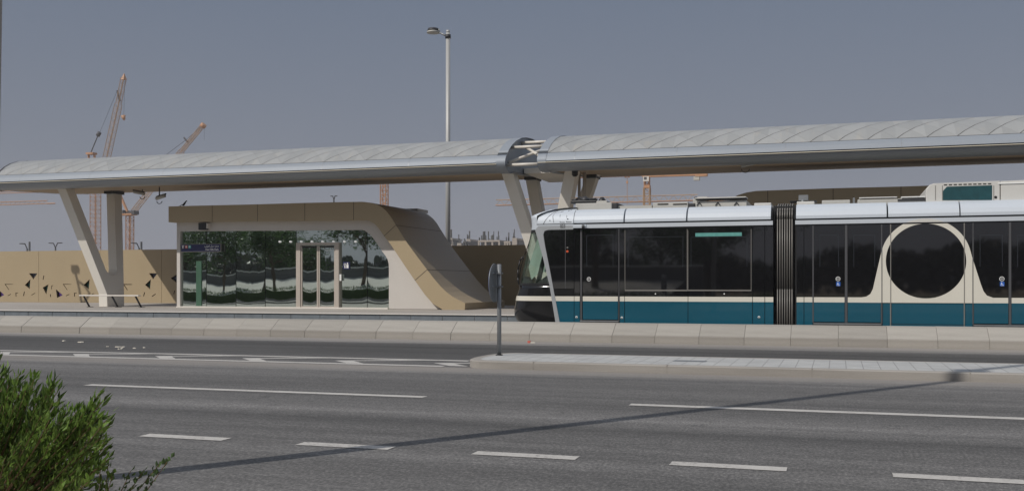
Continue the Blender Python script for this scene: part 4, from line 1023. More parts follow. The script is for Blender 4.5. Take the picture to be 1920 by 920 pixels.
b = MB(); p = T(1076, 424.8); q_ = T(1098, 424.8); b.box(Xt(1076), Xt(1097), YT - .10, YT + .0, p.z - .045, p.z + .045, 'silver'); b.tube((q_.x - .06, YT - .13, q_.z - .005), (q_.x + .01, YT - .13, q_.z - .005), .05, 'dark_metal', n=14); b.tube((q_.x - .03, YT - .10, q_.z), (q_.x + .04, YT - .10, q_.z), .055, 'silver', n=14); bevel(b.build('rear_view_camera', tram), .01)
# mirror-bracket / wiper at windscreen edge
b = MB(); pp = [at(u, v_, YTIP - .15) for u, v_ in ((983, 481), (977, 488), (973.5, 505), (973, 520), (974.5, 533))]; b.path([Vector((p.x - .03, p.y, p.z)) for p in pp], .022, 'black', 7)
pp = [at(u, v_, YTIP - .1) for u, v_ in ((997, 447), (986, 478), (979, 500), (975, 528))]; b.path([Vector((p.x - .035, p.y, p.z)) for p in pp], .011, 'black', 6); b.build('wiper', tram)
# cab interior: bulkhead, console, seat, wheel
b = MB(); b.box(Xt(1068), Xt(1074), YB_ + .05, YF2 - .1, .5, 2.75, 'seat'); b.box(Xt(1000), Xt(1074), YB_ + .05, YF2 - .08, .38, .45, 'seat'); b.build('cab_bulkhead', tram)
b = MB(); prof = [(Xt(988), ZS + .02), (Xt(1036), ZS + .02), (Xt(1030), ZS + .34), (Xt(1022), ZS + .36), (Xt(1005), ZS + .20)]; b.prism(prof, YM - .55, YM + .55, 'dark_metal'); b.build('console', tram)
b = MB(); b.box(Xt(1046), Xt(1064), YM - .25, YM + .25, .95, 1.07, 'seat'); b.box(Xt(1058), Xt(1064), YM - .24, YM + .24, 1.07, 1.85, 'seat'); b.box(Xt(1050), Xt(1058), YM - .08, YM + .08, .45, .95, 'dark_metal'); o = b.build('driver_seat', tram); bevel(o, .03)

b = MB(); yb = YF2 - .35; bl = [(p.x, p.z) for p in (at(u, v_, yb) for u, v_ in ((1010, 440), (1040, 440), (1040, 505), (1010, 512), (996, 524), (991, 500)))]
b.prism(bl, yb, yb + .02, 'blind'); b.build('sun_blind', tram)  # pale panel added to lighten the screen: blind plus reflected sky in one colour
# --- roof gear
def rbox(ua, ub, vt, m, name, y0=YT + .45, y1=YF2 - .45, vb=None, bev=.015):
    zt3 = at((ua + ub) / 2, vt, y0).z; zb3 = Z_R - .04 if vb is None else at((ua + ub) / 2, vb, y0).z
    b = MB(); b.box(X_(ua, y0), X_(ub, y0), y0, y1, zb3, zt3, m); o = b.build(name, tram); bevel(o, bev); return o
rbox(1079, 1147, 380.5, 'roofbox', 'roof_box'); o = rbox(1147, 1157, 380, 'dark_metal', 'cable_gland', bev=.02)
rbox(1070, 1118, 376.0, 'black', 'collector_frame', y0=YT + .7, vb=381)
rbox(1118, 1138, 376.2, 'roofbox', 'collector_foot', y0=YT + .65, vb=381)
b = MB(); y_ = YT + .9
for c0, c1 in (((1072, 380), (1118, 373.5)), ((1072, 376), (1125, 379))): b.tube(at(*c0, y_), at(*c1, y_), .035, 'black')
b.tube(at(1074, 379, y_), at(1084, 371, y_), .05, 'black', r1=.02); b.tube(at(1084, 371, y_ + .4), at(1120, 375, y_ + .4), .03, 'dark_metal')
i0 = at(1097, 377.5, y_); b.tube(i0, i0 + Vector((0, 0, .13)), .16, 'dark_metal', r1=.04, n=12); i0 = at(1129, 377.5, y_); b.tube(i0 + Vector((0, 0, -.05)), i0 + Vector((0, 0, .11)), .15, 'black', r1=.04, n=12)
b.build('current_collector', tram)
b = MB(); y_ = YT + .55
p0 = at(1157, 386, y_); p1 = at(1222, 384.5, y_); b.box(p0.x, p1.x, y_, YF2 - .5, Z_R - .03, p0.z, 'roofbox'); b.build('roof_walkway', tram)
o = rbox(1224, 1290, 379.3, 'roofbox', 'roof_box')
b = MB()
for ua, ub in ((1233, 1253), (1262, 1288)): p0, p1 = at(ua, 384, YT + .45), at(ub, 381.3, YT + .45); b.box(p0.x, p1.x, YT + .44, YT + .45, p0.z, p1.z, 'seam')
b.build('vent_slot', o)
rbox(1290, 1303, 381, 'dark_metal', 'cable_gland'); rbox(1299, 1313, 372.5, 'roofbox', 'antenna_box', y0=YT + 1.2)
o = rbox(1304, 1400, 376.3, 'roofbox', 'roof_box')
b = MB(); p0, p1 = at(1304, 377, YT + .42), at(1399, 374.3, YT + .42); b.box(p0.x, p1.x, YT + .38, YT + .8, p0.z + .03, p1.z + .05, 'dark_metal'); b.box(p0.x, p1.x, YT + .36, YT + .9, p1.z + .051, p1.z + .075, 'acwhite')
for u_ in (1311, 1346, 1381): q_ = at(u_, 383, YT + .44); b.path([(q_.x - .06, YT + .43, q_.z - .03), (q_.x, YT + .43, q_.z + .05), (q_.x + .06, YT + .43, q_.z - .03)], .012, 'dark_metal', 5)
b.build('box_lid', o)
rbox(1414, 1446, 380.3, 'acwhite', 'roof_box'); rbox(1494, 1527, 377.5, 'acwhite', 'roof_box')
b = MB(); y_ = YT + .9; p0, p1 = at(1480, 376.5, y_), at(1531, 373.8, y_); b.box(p0.x, p1.x, y_, y_ + .8, p0.z, p1.z - .02, 'steel'); p0, p1 = at(1497, 373, y_), at(1515, 364.5, y_); b.box(p0.x, p1.x, y_ + .1, y_ + .5, p0.z - .03, p1.z, 'steel'); b.tube(at(1505, 379, y_), at(1505, 375, y_), .04, 'steel'); b.build('antenna_plate', tram)
rbox(1541, 1594, 375, 'roofbox', 'roof_box'); b = MB(); p0, p1 = at(1599, 379, YT + .5), at(1603, 370.5, YT + .5); b.box(p0.x, p1.x, YT + .5, YT + .56, Z_R - .03, p1.z, 'steel'); b.build('roof_post', tram)
o = rbox(1608, 1735, 372.5, 'roofbox', 'roof_box'); b = MB(); p0, p1 = at(1611, 371.5, YT + .42), at(1682, 368.5, YT + .42); b.box(p0.x, p1.x, YT + .42, YT + .7, p0.z, p1.z, 'white'); p0, p1 = at(1690, 370.5, YT + .42), at(1735, 367.5, YT + .42); b.box(p0.x, p1.x, YT + .42, YT + .7, p0.z, p1.z, 'white')
p0, p1 = at(1683, 377, YT + .44), at(1736, 372, YT + .44); b.box(p0.x, p1.x, YT + .43, YT + .45, p0.z, p1.z, 'dark_metal'); b.build('box_lid', o)
# air conditioning unit
y0 = YT + .40; zb3 = Z_R - .04
P2 = lambda l: [(at(u, v_, y0).x, at(u, v_, y0).z) for u, v_ in l]
def g1(l): return [(1420 + x / 3.84, 190 + y / 3.84) for x, y in l]
pr = P2(g1([(1214, 720), (1214, 632), (1240, 602), (1272, 590), (1748, 572), (1748, 712)])); pr[0] = (pr[0][0], zb3); pr[-1] = (pr[-1][0], zb3)
b = MB(); b.prism(pr, y0, YF2 - .4, 'acwhite'); ac = b.build('air_conditioner', tram); bevel(ac, .015)
pr = P2(g1([(1336, 712), (1336, 645), (1365, 614), (1690, 604), (1690, 710)])); b = MB(); b.prism(pr, y0 - .006, y0 + .01, 'teal_mesh'); b.build('intake_grille', ac)
b = MB()
for k in range(10): x = 1343 + 35.2 * k; p0 = P2(g1([(x, 606 - k * .9), (x + 24, 597 - k * .9)])); b.box(p0[0][0], p0[1][0], y0 - .004, y0 + .004, p0[0][1], p0[1][1], 'seam')
for x in (1280, 1330, 1700, 1745): p0 = P2(g1([(x, 712), (x + 5, 606)])); b.box(p0[0][0], p0[1][0], y0 - .004, y0 + .004, p0[0][1], p0[1][1], 'frame_line')
p0 = P2(g1([(1716, 690)]))[0]; b.tube((p0[0], y0 - .01, p0[1]), (p0[0], y0, p0[1]), .03, 'black', n=10); b.build('vent_slot', ac)
pr = P2(g1([(1752, 712), (1752, 574), (2150, 556), (2150, 700)])); pr[0] = (pr[0][0], zb3); pr[-1] = (pr[-1][0], zb3)
b = MB(); b.prism(pr, y0, YF2 - .4, 'acwhite'); bevel(b.build('roof_box', tram), .015)
b = MB(); p0 = P2(g1([(1735, 586), (2150, 566)])); b.box(p0[0][0], p0[1][0], y0 - .02, y0 + .05, p0[0][1] - .03, p0[0][1], 'white'); b.build('roof_rail', tram)
# far side and undercarriage
b = MB(); b.box(Xt(1056), XE, YF2 - .03, YF2, Z_SK, Z_ST0, 'blue'); b.box(Xt(1056), XE, YF2 - .03, YF2, Z_ST0, Z_ST1, 'tilepave'); b.box(Xt(1076), XE, YF2 - .03, YF2, Z_ST1, Z_WT, 'bglass'); b.build('far_side_panel', tram)
for xw in (Xt(1200), Xt(1380), Xt(1740)):
    for yy in (25.4, 26.95): b = MB(); b.tube((xw, yy, .38), (xw, yy + .12, .38), .29, 'dark_metal', n=24); b.build('wheel', tram)

# ------------------------------------------------------------------ cranes and far things
def truss(b, p0, p1, w, m, n, up=Vector((0, 1, 0)), r=.10, h=None, tri=False):
    p0, p1 = Vector(p0), Vector(p1); d = (p1 - p0).normalized(); s1 = d.cross(up).normalized(); s2 = s1.cross(d).normalized(); h = h or w
    cs = [s1 * w / 2 + s2 * h / 2, -s1 * w / 2 + s2 * h / 2, -s1 * w / 2 - s2 * h / 2, s1 * w / 2 - s2 * h / 2]
    for c_ in cs: b.tube(p0 + c_, p1 + c_, r, m, n=4)
    for k in range(n):
        a_, c_ = p0 + (p1 - p0) * k / n, p0 + (p1 - p0) * (k + 1) / n
        for q in range(4):
            e0, e1_ = cs[q], cs[(q + 1) % 4]
            if k % 2: e0, e1_ = e1_, e0
            b.tube(a_ + e0, c_ + e1_, r * .38, m, n=4, caps=False); b.tube(c_ + e0, c_ + e1_, r * .35, m, n=4, caps=False)
    return b
def W(u, v_, Y): return at(u, v_, Y)
Yc = 250
# luffing crane A
t_ = thing('tower_crane', 'tallest orange crane with steep raised jib, behind the left canopy', 'crane', tuple(W(179, 534, Yc).xy) + (-.03,))
g0 = W(179, 545, Yc); g0.z = 0; g1_ = W(179, 338, Yc)
b = MB(); truss(b, g0, g1_, 2.1, 'rust', 26, r=.15); b.build('mast', t_)
b = MB(); q0 = W(172, 338, Yc); q1 = W(196, 330, Yc); b.box(q0.x - 3, q1.x, Yc - 1.5, Yc + 1.5, q0.z, q1.z, 'crane_grey'); b.box(W(165, 0, Yc).x, W(178, 0, Yc).x, Yc - 1, Yc + 1, W(0, 289, Yc).z * 0 + W(170, 290, Yc).z, W(170, 286.5, Yc).z, 'rust'); 
for u_ in (166, 177): b.tube(W(u_, 289, Yc), W(u_ + 3, 335, Yc), .35, 'rust', n=5)
b.build('machinery_deck', t_)
b = MB(); truss(b, W(192, 332, Yc), W(222, 196, Yc), 1.5, 'tan_crane', 20, r=.11); truss(b, W(222, 196, Yc), W(232, 146, Yc), 1.1, 'tan_crane', 7, r=.11); b.tube(W(232, 150, Yc), W(233, 138, Yc), .9, 'rust', r1=.1, n=5); b.tube(W(220, 170, Yc), W(225, 190, Yc), .3, 'crane_grey', n=5); b.build('jib', t_)
b = MB(); b.tube(W(170, 287, Yc), W(185, 251, Yc), .16, 'crane_grey', n=5); b.tube(W(183, 255, Yc), W(187, 248, Yc), .6, 'crane_grey', n=6); b.tube(W(187, 249, Yc), W(219, 172, Yc), .05, 'crane_grey', n=4); b.tube(W(234, 152, Yc), W(232, 218, Yc), .05, 'crane_grey', n=4); b.tube(W(231, 217, Yc), W(233, 225, Yc), .7, 'rust', r1=.3, n=6); b.build('hoist_rope', t_)
# luffing crane B
t_ = thing('tower_crane', 'smaller orange crane with lower raised jib, right of the left V column', 'crane', tuple(W(243, 534, Yc + 20).xy) + (-.03,)); Yd = Yc + 20
g0 = W(243, 545, Yd); g0.z = 0
b = MB(); truss(b, g0, W(243.5, 405, Yd), 1.7, 'rust', 16, r=.2); b.build('mast', t_)
b = MB(); b.box(W(224, 0, Yd).x, W(252, 0, Yd).x, Yd - 1.5, Yd + 1.5, W(240, 403.5, Yd).z, W(240, 400.5, Yd).z, 'rust'); b.box(W(224, 0, Yd).x, W(237, 0, Yd).x, Yd - 1.6, Yd + 1.6, W(230, 400.4, Yd).z, W(230, 394.5, Yd).z, 'crane_grey'); b.box(W(249, 0, Yd).x, W(256, 0, Yd).x, Yd - 1.2, Yd + 1.2, W(252, 402, Yd).z, W(252, 395, Yd).z, 'crane_grey'); b.box(W(241, 0, Yd).x, W(247, 0, Yd).x, Yd - 1, Yd + 1, W(252, 400, Yd).z, W(252, 397, Yd).z, 'crane_grey'); b.build('machinery_deck', t_)
b = MB(); truss(b, W(250, 397, Yd), W(341, 283, Yd), 1.2, 'tan_crane', 18, r=.12); truss(b, W(341, 283, Yd), W(379, 237, Yd), .9, 'tan_crane', 7, r=.12); b.tube(W(379, 238, Yd), W(383, 233, Yd), .9, 'rust', n=6); b.build('jib', t_)
b = MB(); b.tube(W(239, 397, Yd), W(222, 358, Yd), .45, 'rust', n=5); b.tube(W(222, 358, Yd), W(349, 262, Yd), .07, 'crane_grey', n=4); b.tube(W(345, 258, Yd), W(352, 266, Yd), .3, 'crane_grey', n=5); b.tube(W(349, 262, Yd), W(379, 236, Yd), .06, 'crane_grey', n=4); b.tube(W(383, 240, Yd), W(383, 262, Yd), .04, 'crane_grey', n=4); b.build('stay', t_)
# two crane jibs entering at the left
for (u1, v0, v1, Yj, lab) in ((93, 376.5, 383.5, 260, 'orange crane with long flat jib reaching in low at the left edge'), (74, 356.5, 361.5, 300, 'orange crane whose flat jib shows just under the left canopy edge')):
    um = -60; p0 = W(um, (v0 + v1) / 2, Yj); p1 = W(u1 - 4, (v0 + v1) / 2, Yj); t_ = thing('tower_crane', lab, 'crane', (p0.x, Yj, 0))
    hh_ = (W(50, v0, Yj).z - W(50, v1, Yj).z) * .8; p1.z = p0.z = W(50, (v0 + v1) / 2, Yj).z
    b = MB(); truss(b, p0, p1, 1.3, 'tan_crane', 34, up=Vector((0, 1, 0)), r=.13, h=1.0); 
    b = MB(); n_ = 34; r_ = .13
    for dz_ in (-hh_ / 2, hh_ / 2): b.tube(p0 + Vector((0, 0, dz_)), p1 + Vector((0, 0, dz_)), r_, 'rust', n=4)
    for k in range(n_):
        a_ = p0 + (p1 - p0) * k / n_; c_ = p0 + (p1 - p0) * (k + 1) / n_; s_ = -1 if k % 2 else 1
        b.tube(a_ + Vector((0, 0, -s_ * hh_ / 2)), c_ + Vector((0, 0, s_ * hh_ / 2)), .08, 'tan_crane', n=4)
    b.tube(p1 + Vector((0, 0, -hh_ / 2)), p1 + Vector((3, 0, -hh_ / 2)), .2, 'rust', n=4); b.build('jib', t_)
    b = MB(); truss(b, (p0.x, Yj, 0), (p0.x, Yj, p0.z + 3), 2, 'rust', 14, r=.15); b.build('mast', t_)
# crane D behind the roof centre
t_ = thing('tower_crane', 'bare orange crane mast rising behind the middle of the station roof', 'crane', tuple(W(720.5, 534, 200).xy) + (0,)); g0 = W(720.5, 540, 200); g0.z = 0
b = MB(); truss(b, g0, W(720.5, 300, 200), 1.25, 'rust', 30, r=.13); b.build('mast', t_)
b = MB(); q0 = W(720.5, 300, 200); b.box(q0.x - 1.2, q0.x + 1.2, 199, 201, q0.z, q0.z + 1.5, 'crane_grey'); b.build('slewing_ring', t_)
# crane E flat top
Ye = 210; t_ = thing('tower_crane', 'orange flat top crane with white board on the mast, above tram roof', 'crane', tuple(W(1213, 534, Ye).xy) + (0,)); g0 = W(1213, 540, Ye); g0.z = 0
b = MB(); truss(b, g0, W(1213, 352, Ye), 1.25, 'tan_crane', 18, r=.12); q0, q1 = W(1208, 353, Ye), W(1219, 347, Ye); b.box(q0.x, q1.x, Ye - .7, Ye + .7, q0.z, q1.z, 'rust'); truss(b, W(1213, 348, Ye), W(1213, 324, Ye), .9, 'rust', 3, r=.16); b.build('mast', t_)
b = MB(); q0, q1 = W(1207.5, 341, Ye), W(1218.5, 331.5, Ye); b.box(q0.x, q1.x, Ye - 1.1, Ye - .9, q0.z, q1.z, 'crane_white'); b.box(q0.x + .2, q0.x + .75, Ye - 1.13, Ye - 1.11, q0.z + .35, q1.z - .12, 'crane_grey'); b.build('name_board', t_)
b = MB(); q0, q1 = W(1205, 330, Ye), W(1300, 327, Ye); b.box(q0.x, W(1327, 0, Ye).x, Ye - .6, Ye + .6, W(1260, 330.8, Ye).z, W(1260, 328.2, Ye).z, 'rust'); b.box(W(1304, 0, Ye).x, W(1326, 0, Ye).x, Ye - .7, Ye + .7, W(1310, 330.9, Ye).z, W(1310, 325, Ye).z, 'rust'); b.box(W(1301, 0, Ye).x, W(1312, 0, Ye).x, Ye - .6, Ye + .6, W(1306, 338, Ye).z, W(1306, 331, Ye).z, 'roofbox'); b.build('counter_jib', t_)
b = MB(); q0, q1 = W(1206, 324, Ye), W(1040, 324, Ye); q1.z = q0.z; truss(b, q0, q1, 1.1, 'rust', 24, r=.09); b.build('jib', t_)
b = MB(); 
for u_ in (1173, 1179): b.box(W(u_ - 1.5, 0, Ye).x, W(u_ + 1.5, 0, Ye).x, Ye - .2, Ye + .2, W(1176, 333, Ye).z, W(1176, 328.5, Ye).z, 'rust')
b.tube(W(1176, 330, Ye), W(1176, 383, Ye), .05, 'rust', n=4); b.box(W(1174.5, 0, Ye).x, W(1177.5, 0, Ye).x, Ye - .2, Ye + .2, W(1176, 344, Ye).z, W(1176, 339.5, Ye).z, 'rust'); b.build('hook_block', t_)
# crane F long lattice jib
Yf = 300; t_ = thing('tower_crane', 'pale orange crane with long lattice jib just above the tram roof', 'crane', tuple(W(1312, 534, Yf).xy) + (0,))
b = MB(); g0 = W(1312, 540, Yf); g0.z = 0; truss(b, g0, W(1312, 378, Yf), 1.6, 'tan_crane', 14, r=.12); b.build('mast', t_)
b = MB(); p0, p1 = W(1308, 372.8, Yf), W(930, 372.8, Yf); p1.z = W(1000, 363, Yf).z * 0 + p0.z
zt5, zb5 = W(1230, 366.8, Yf).z, W(1230, 377.6, Yf).z
b.tube((p0.x, Yf, zt5), (p1.x, Yf, zt5), .13, 'tan_crane', n=4)
for dy in (-.6, .6): b.tube((p0.x, Yf + dy, zb5), (p1.x, Yf + dy, zb5), .14, 'rust', n=4)
n_ = 44
for k in range(n_):
    xa_ = p0.x + (p1.x - p0.x) * k / n_; xb_ = p0.x + (p1.x - p0.x) * (k + 1) / n_
    b.tube((xa_, Yf, zt5 if k % 2 else zb5), (xb_, Yf, zb5 if k % 2 else zt5), .07, 'tan_crane', n=4)
b.build('jib', t_)
b = MB(); q0, q1 = W(1303, 377, Yf), W(1326, 369, Yf); b.box(q0.x, q1.x, Yf - 1, Yf + 1, q0.z, q1.z, 'crane_white'); b.box(q0.x, q0.x + .8, Yf - 1.1, Yf - 1.0, q0.z, q1.z, 'crane_grey'); b.build('cabin', t_)
b = MB(); b.tube(W(1325, 370, Yf), W(1372, 374.5, Yf), .1, 'tan_crane', n=4); b.tube(W(1325, 377, Yf), W(1420, 377, Yf), .15, 'rust', n=4); b.build('counter_jib', t_)

# unfinished towers on the skyline
def tower(u0, u1, vt, Y, label, m='far_concrete', floors=5, rebar=6, seed=1):
    random.seed(seed); p0 = W(u0, 500, Y); p1 = W(u1, 500, Y); zt4 = W((u0 + u1) / 2, vt, Y).z; t_ = thing('unfinished_building', label, 'building', ((p0.x + p1.x) / 2, Y, 0))
    fh = 3.4; D = 16
    b = MB(); z = zt4; k = 0
    while z > 0: b.box(p0.x, p1.x, Y, Y + D, z - .9, z, m); z -= fh * 1.1
    x = p0.x; w_ = p1.x - p0.x; nc = max(2, int(w_ / 3.2))
    for k in range(nc + 1): x = p0.x + (w_ - .9) * k / nc; b.box(x, x + .9, Y + .1, Y + .9, 0, zt4 - .05, m)
    b.build('concrete_frame', t_)
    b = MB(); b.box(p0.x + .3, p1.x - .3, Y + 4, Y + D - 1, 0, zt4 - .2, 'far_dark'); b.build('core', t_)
    b = MB()
    for k in range(rebar):
        x = random.uniform(p0.x, p1.x - 1); h_ = random.uniform(.8, 3.0) if random.random() < .8 else 4.8; b.box(x, x + random.uniform(.15, .5), Y + 1, Y + 2, zt4, zt4 + h_, 'far_dark')
    b.build('scaffold', t_); return t_
Yk = 520
tower(843, 848, 446, Yk, 'slim unfinished concrete tower right beside the lamp post', seed=2, rebar=3)
tower(868, 873.5, 452, Yk, 'small dark unfinished block left of pale one on skyline', 'far_dark', seed=3, rebar=2); tower(874, 882, 448, Yk + 30, 'pale unfinished tower left of the widest skyline block', seed=4, rebar=6)
tower(857, 865, 455.5, Yk, 'lowest tiny unfinished block on the skyline beside the sloping end', 'far_concrete', seed=8, rebar=4)
tower(896, 937, 450, Yk, 'widest unfinished concrete block on the skyline over shaded wall', seed=5, rebar=20)
tower(945, 957, 452, Yk, 'short unfinished block between the widest one and the tower beside the column', seed=6, rebar=5); tower(960, 969, 446, Yk, 'unfinished tower on the skyline closest to the middle column', seed=7, rebar=5)
# distant street lamps
def far_lamp(u, vt, Y, label, arms=2, k=1.0):
    p = W(u, vt, Y); t_ = thing('street_lamp', label, 'street lamp', (p.x, Y, 0))
    b = MB(); b.tube((p.x, Y, 0), (p.x, Y, p.z - .9), .16, 'dark_metal', n=6); b.build('post', t_)
    for s_ in ((-1, 1) if arms == 2 else (-1,)):
        b = MB(); b.path([(p.x, Y, p.z - .9), (p.x + s_ * .5 * k, Y, p.z), (p.x + s_ * 1.5 * k, Y, p.z + .08)], .10, 'dark_metal', 5); b.box(p.x + s_ * 1.1 * k - .5 * k, p.x + s_ * 1.1 * k + .5 * k, Y - .2, Y + .2, p.z - .02, p.z + .12, 'dark_metal'); b.build('arm', t_)
    return t_
far_lamp(51, 457, 150, 'distant dark street lamp with single arm, leftmost above the tan wall', 1); far_lamp(104, 456, 170, 'distant double armed street lamp above tan wall near the left V column'); far_lamp(261, 456, 150, 'distant single armed street lamp between V column and station building', 1); far_lamp(626, 368, 190, 'tiny twin headed mast top above the middle of station roof', 2, .45)
for u_, lab in ((55.3, 'plain dark pole beside leftmost distant street lamp'), (265, 'plain dark pole beside the distant lamp near the station building')):
    p = W(u_, 453, 120); b = MB(); b.tube((p.x, 120, 0), (p.x, 120, p.z), .14, 'dark_metal', n=6); tag(b.build('pole'), lab, 'pole')

# ------------------------------------------------------------------ vegetation
def leaf(b, p, d, ln, wd, m, up=None, curl=.12):
    d = d.normalized(); q = Vector((random.uniform(-1, 1), random.uniform(-1, 1), random.uniform(-1, 1))) if up is None else up
    s_ = d.cross(q)
    if s_.length < 1e-3: s_ = d.cross(Vector((1, 0, 0)))
    s_.normalize(); nn = s_.cross(d)
    i = b.add([p, p + d * ln * .45 + s_ * wd + nn * ln * curl, p + d * ln, p + d * ln * .45 - s_ * wd + nn * ln * curl]); b.face(i, m)
def shrub(name, label, base, tips, n_leaf, ll, lw, m, seed, cat='shrub', start=.35, spread=1.0):
    random.seed(seed); t_ = thing(name, label, cat, base)
    st = MB(); lf = MB(); base = Vector(base)
    for tip in tips:
        tip = Vector(tip); mid = base.lerp(tip, .5) + Vector((random.uniform(-.05, .05), random.uniform(-.05, .05), .06)); mid.x = base.x + (tip.x - base.x) * .62
        pts = []
        for k in range(9):
            t__ = k / 8; pts.append(base * (1 - t__) ** 2 + mid * 2 * t__ * (1 - t__) + tip * t__ * t__)
        for k in range(8): st.tube(pts[k], pts[k + 1], .0045 * (1 - k / 8.4)**1.5 + .001, 'twig', n=5, caps=False)
        for k in range(n_leaf):
            t__ = start + (1 - start) * (k + random.random()) / n_leaf; a_ = base * (1 - t__) ** 2 + mid * 2 * t__ * (1 - t__) + tip * t__ * t__
            dr_ = (tip - mid).normalized(); o_ = Vector((random.gauss(0, 1), random.gauss(0, 1), random.gauss(.1, .8))).normalized()
            leaf(lf, a_ + o_ * random.uniform(.0, .014) * spread, dr_ * random.uniform(.7, 1.5) + o_ * .6 + Vector((0, 0, .35)), ll * random.uniform(.6, 1.25), lw * random.uniform(.7, 1.2), m)
    st.build('stem', t_); lf.build('foliage', t_); return t_
# the bush at lower left: crown outline taken from its silhouette, twigs fill a real volume
random.seed(21)
bx_, by_ = -3.55, 3.3; tips = []
sil = [(-120, 700), (-60, 670), (-8, 684), (4, 678), (10, 708), (22, 722), (37, 704), (48, 728), (58, 708), (66, 740), (88, 722), (103, 720), (108, 752), (118, 778), (134, 774), (148, 768), (160, 772), (170, 766), (181, 742), (190, 764), (199, 785), (201, 818), (196, 840), (176, 866), (150, 890)]
def silv(u):
    for (u0, v0), (u1, v1) in zip(sil, sil[1:]):
        if u0 <= u <= u1 and u1 > u0: return v0 + (v1 - v0) * (u - u0) / (u1 - u0)
    return 800
for (u, v_) in sil:
    for Y in (3.05, 3.3, 3.5): tips.append(at(u + random.uniform(-9, 9), v_ + (-4 if Y == 3.3 else random.uniform(0, 20)), Y))
for k in range(115):
    u = random.uniform(-140, 192); v0 = silv(min(max(u, -120), 198)); v_ = v0 + 22 + (930 - v0) * random.random() ** 1.1; Y = random.uniform(2.85, 3.65)
    tips.append(at(u, v_, Y))
shrub('shrub', 'dense bright green leafy shrub filling the lower left corner', (bx_, by_, .08), tips, 50, .048, .0058, 'leaf', 5, start=.6)
tips = [at(318, 858, 3.35), at(270, 880, 3.4), at(300, 868, 3.3), at(245, 882, 3.2)]
shrub('shrub_sprig', 'sparse thin sprig with small round leaves at bottom edge, right of the dense shrub', (at(120, 930, 3.3).x, 3.3, .08), tips, 30, .026, .0085, 'leaf2', 8, start=.55)
tips = [at(190, 872, 3.15), at(203, 868, 3.2), at(212, 885, 3.1), at(188, 905, 3.15)]
shrub('shrub_sprig', 'short yellow-green sprig between dense shrub and longer sprig', (at(150, 940, 3.2).x, 3.2, .08), tips, 34, .026, .0080, 'leaf', 9, start=.5)

# behind the viewer, mirrored in station glass and tram windows
def tree_proto(seed, h=6.5, cr=2.9, n=5200):
    random.seed(seed); t_ = thing('tree', '', 'tree', (0, 0, 0))
    tr_ = MB(); tr_.tube((0, 0, 0), (.1, .05, h * .33), .19, 'bark', r1=.13, n=10)
    cl = []
    for k in range(9):
        a_ = k * 2.4 + random.random(); q0 = Vector((.1, .05, h * (.28 + .03 * k))); q1 = Vector((cr * .62 * math.cos(a_), cr * .62 * math.sin(a_), h * random.uniform(.48, .92))); tr_.tube(q0, q1, .075, 'bark', r1=.02, n=6); cl.append(q1); cl.append(q0.lerp(q1, .6))
    tr_.build('trunk', t_)
    lf = MB()
    cl += [Vector((random.uniform(-1, 1) * cr * .7, random.uniform(-1, 1) * cr * .7, h * random.uniform(.42, .98))) for _ in range(14)]
    for k in range(n):
        c_ = random.choice(cl); o_ = Vector((random.gauss(0, 1), random.gauss(0, 1), random.gauss(0, .7))) * .48
        leaf(lf, c_ + o_, Vector((random.uniform(-1, 1), random.uniform(-1, 1), random.uniform(-1, .4))), random.uniform(.14, .26), random.uniform(.04, .07), 'treeleaf')
    lf.build('crown', t_); return t_
def copy_tree(o, parent=None):
    c_ = o.copy(); C.objects.link(c_)
    if parent: c_.parent = parent
    for ch in [q for q in o.children]: copy_tree(ch, c_)
    return c_
protos = [tree_proto(1), tree_proto(2, 7.5, 3.4), tree_proto(3, 5.6, 2.6)]
used = set()
spots = [(-30, -7.5), (-37, -9), (-44, -6.5), (-51, -10), (-58, -7), (-66, -11), (-75, -8), (-84, -12), (-34, -17), (-48, -19), (-62, -20), (-80, -22), (-24, -12), (-40, -27), (-56, -30), (-72, -33), (-95, -18), (-18, -20), (-20, -7.5), (-14, -10.5), (-26, -15.5), (-23, -24), (-11, -17), (-32, -29), (-9, -25), (-3, -14)]
random.seed(77)
for k, (x, y) in enumerate(spots):
    pr_ = protos[k % 3]
    o = pr_ if pr_.name not in used else copy_tree(pr_)
    used.add(pr_.name); o.location = (x, y, .1 if y < -15 else .1 + max(0, (-2 - y)) * .123); o.rotation_euler = (0, 0, random.uniform(0, 6.28)); s_ = random.uniform(.9, 1.25); o.scale = (s_, s_, s_)
    o['label'] = 'leafy green tree behind the viewer, seen only as a reflection in the station glass'; o['category'] = 'tree'; o['group'] = 'trees reflected in the station glass'
random.seed(31)
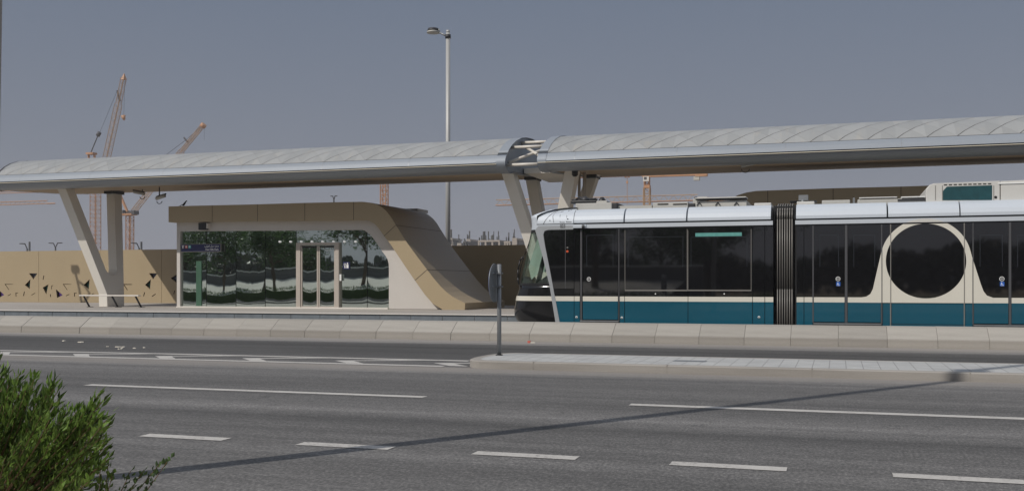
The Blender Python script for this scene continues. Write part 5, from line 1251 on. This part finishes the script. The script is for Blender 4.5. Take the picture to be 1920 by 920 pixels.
def hedge(x0, x1, y, w_, h_, label):
    t_ = thing('hedge', label, 'hedge', ((x0 + x1) / 2, y, .08))
    b = MB(); b.box(x0 + .1, x1 - .1, y - w_ / 2 + .12, y + w_ / 2 - .12, .08, h_ - .12, 'hedgeleaf'); b.build('stem', t_)
    b = MB()
    for k in range(int((x1 - x0) * 190)):
        x = random.uniform(x0, x1); s_ = random.random()
        if s_ < .4: p = Vector((x, y + random.uniform(-w_ / 2, w_ / 2), h_ + random.gauss(0, .05)))
        else: p = Vector((x, y + random.choice((-1, 1)) * w_ / 2 + random.gauss(0, .04), random.uniform(.1, h_)))
        leaf(b, p, Vector((random.gauss(0, .6), random.gauss(0, .6), 1)), random.uniform(.07, .14), .025, 'hedgeleaf')
    b.build('foliage', t_)
hedge(-75, -7.5, 2.3, 1.1, .85, 'clipped green hedge along near kerb left of the frame, mirrored in the station glass')
b = MB(); b.box(-140, -8, -14.6, -14.2, .1, 2.45, 'wallgrey'); b.box(-140, -8, -14.7, -14.1, 2.45, 2.56, 'white'); tag(b.build('garden_wall'), 'low grey garden wall with white coping behind the viewer, mirrored in the glass', 'wall')
g = MB(); g.box(-140, 60, -60, -16.2, -.1, .14, 'hedgeleaf'); o = g.build('lawn'); struct(o)
# far tree belt behind the viewer gives the dark band in the tram windows
random.seed(51); b = MB()
for k in range(20000):
    x = random.uniform(-170, 120); hh_ = 5.6 + 1.2 * math.sin(x * .09) + .9 * math.sin(x * .31 + 1)
    p = Vector((x, -118 + random.uniform(-5, 5), hh_ * random.random() ** .6)); leaf(b, p, Vector((random.gauss(0, 1), random.gauss(0, .3), random.gauss(0, 1))), random.uniform(1.0, 1.8), random.uniform(.4, .7), 'beltleaf')
o = b.build('tree_belt'); o['kind'] = 'stuff'; o['label'] = 'far belt of trees behind the viewer, dark line in the tram glass'; o['category'] = 'trees'

# ------------------------------------------------------------------ air
hz = bpy.data.materials.new('air'); hz.use_nodes = True; ht = hz.node_tree; ht.nodes.remove(ht.nodes['Principled BSDF'])
pv = ht.nodes.new('ShaderNodeVolumePrincipled'); pv.inputs['Color'].default_value = (.86, .86, .88, 1); pv.inputs['Density'].default_value = 0.0004; pv.inputs['Anisotropy'].default_value = 0.0
ht.links.new(pv.outputs[0], ht.nodes['Material Output'].inputs['Volume']); M['air'] = hz
o = MB().box(-900, 900, -700, 900, -1.1, 80, 'air').build('haze'); o['kind'] = 'stuff'
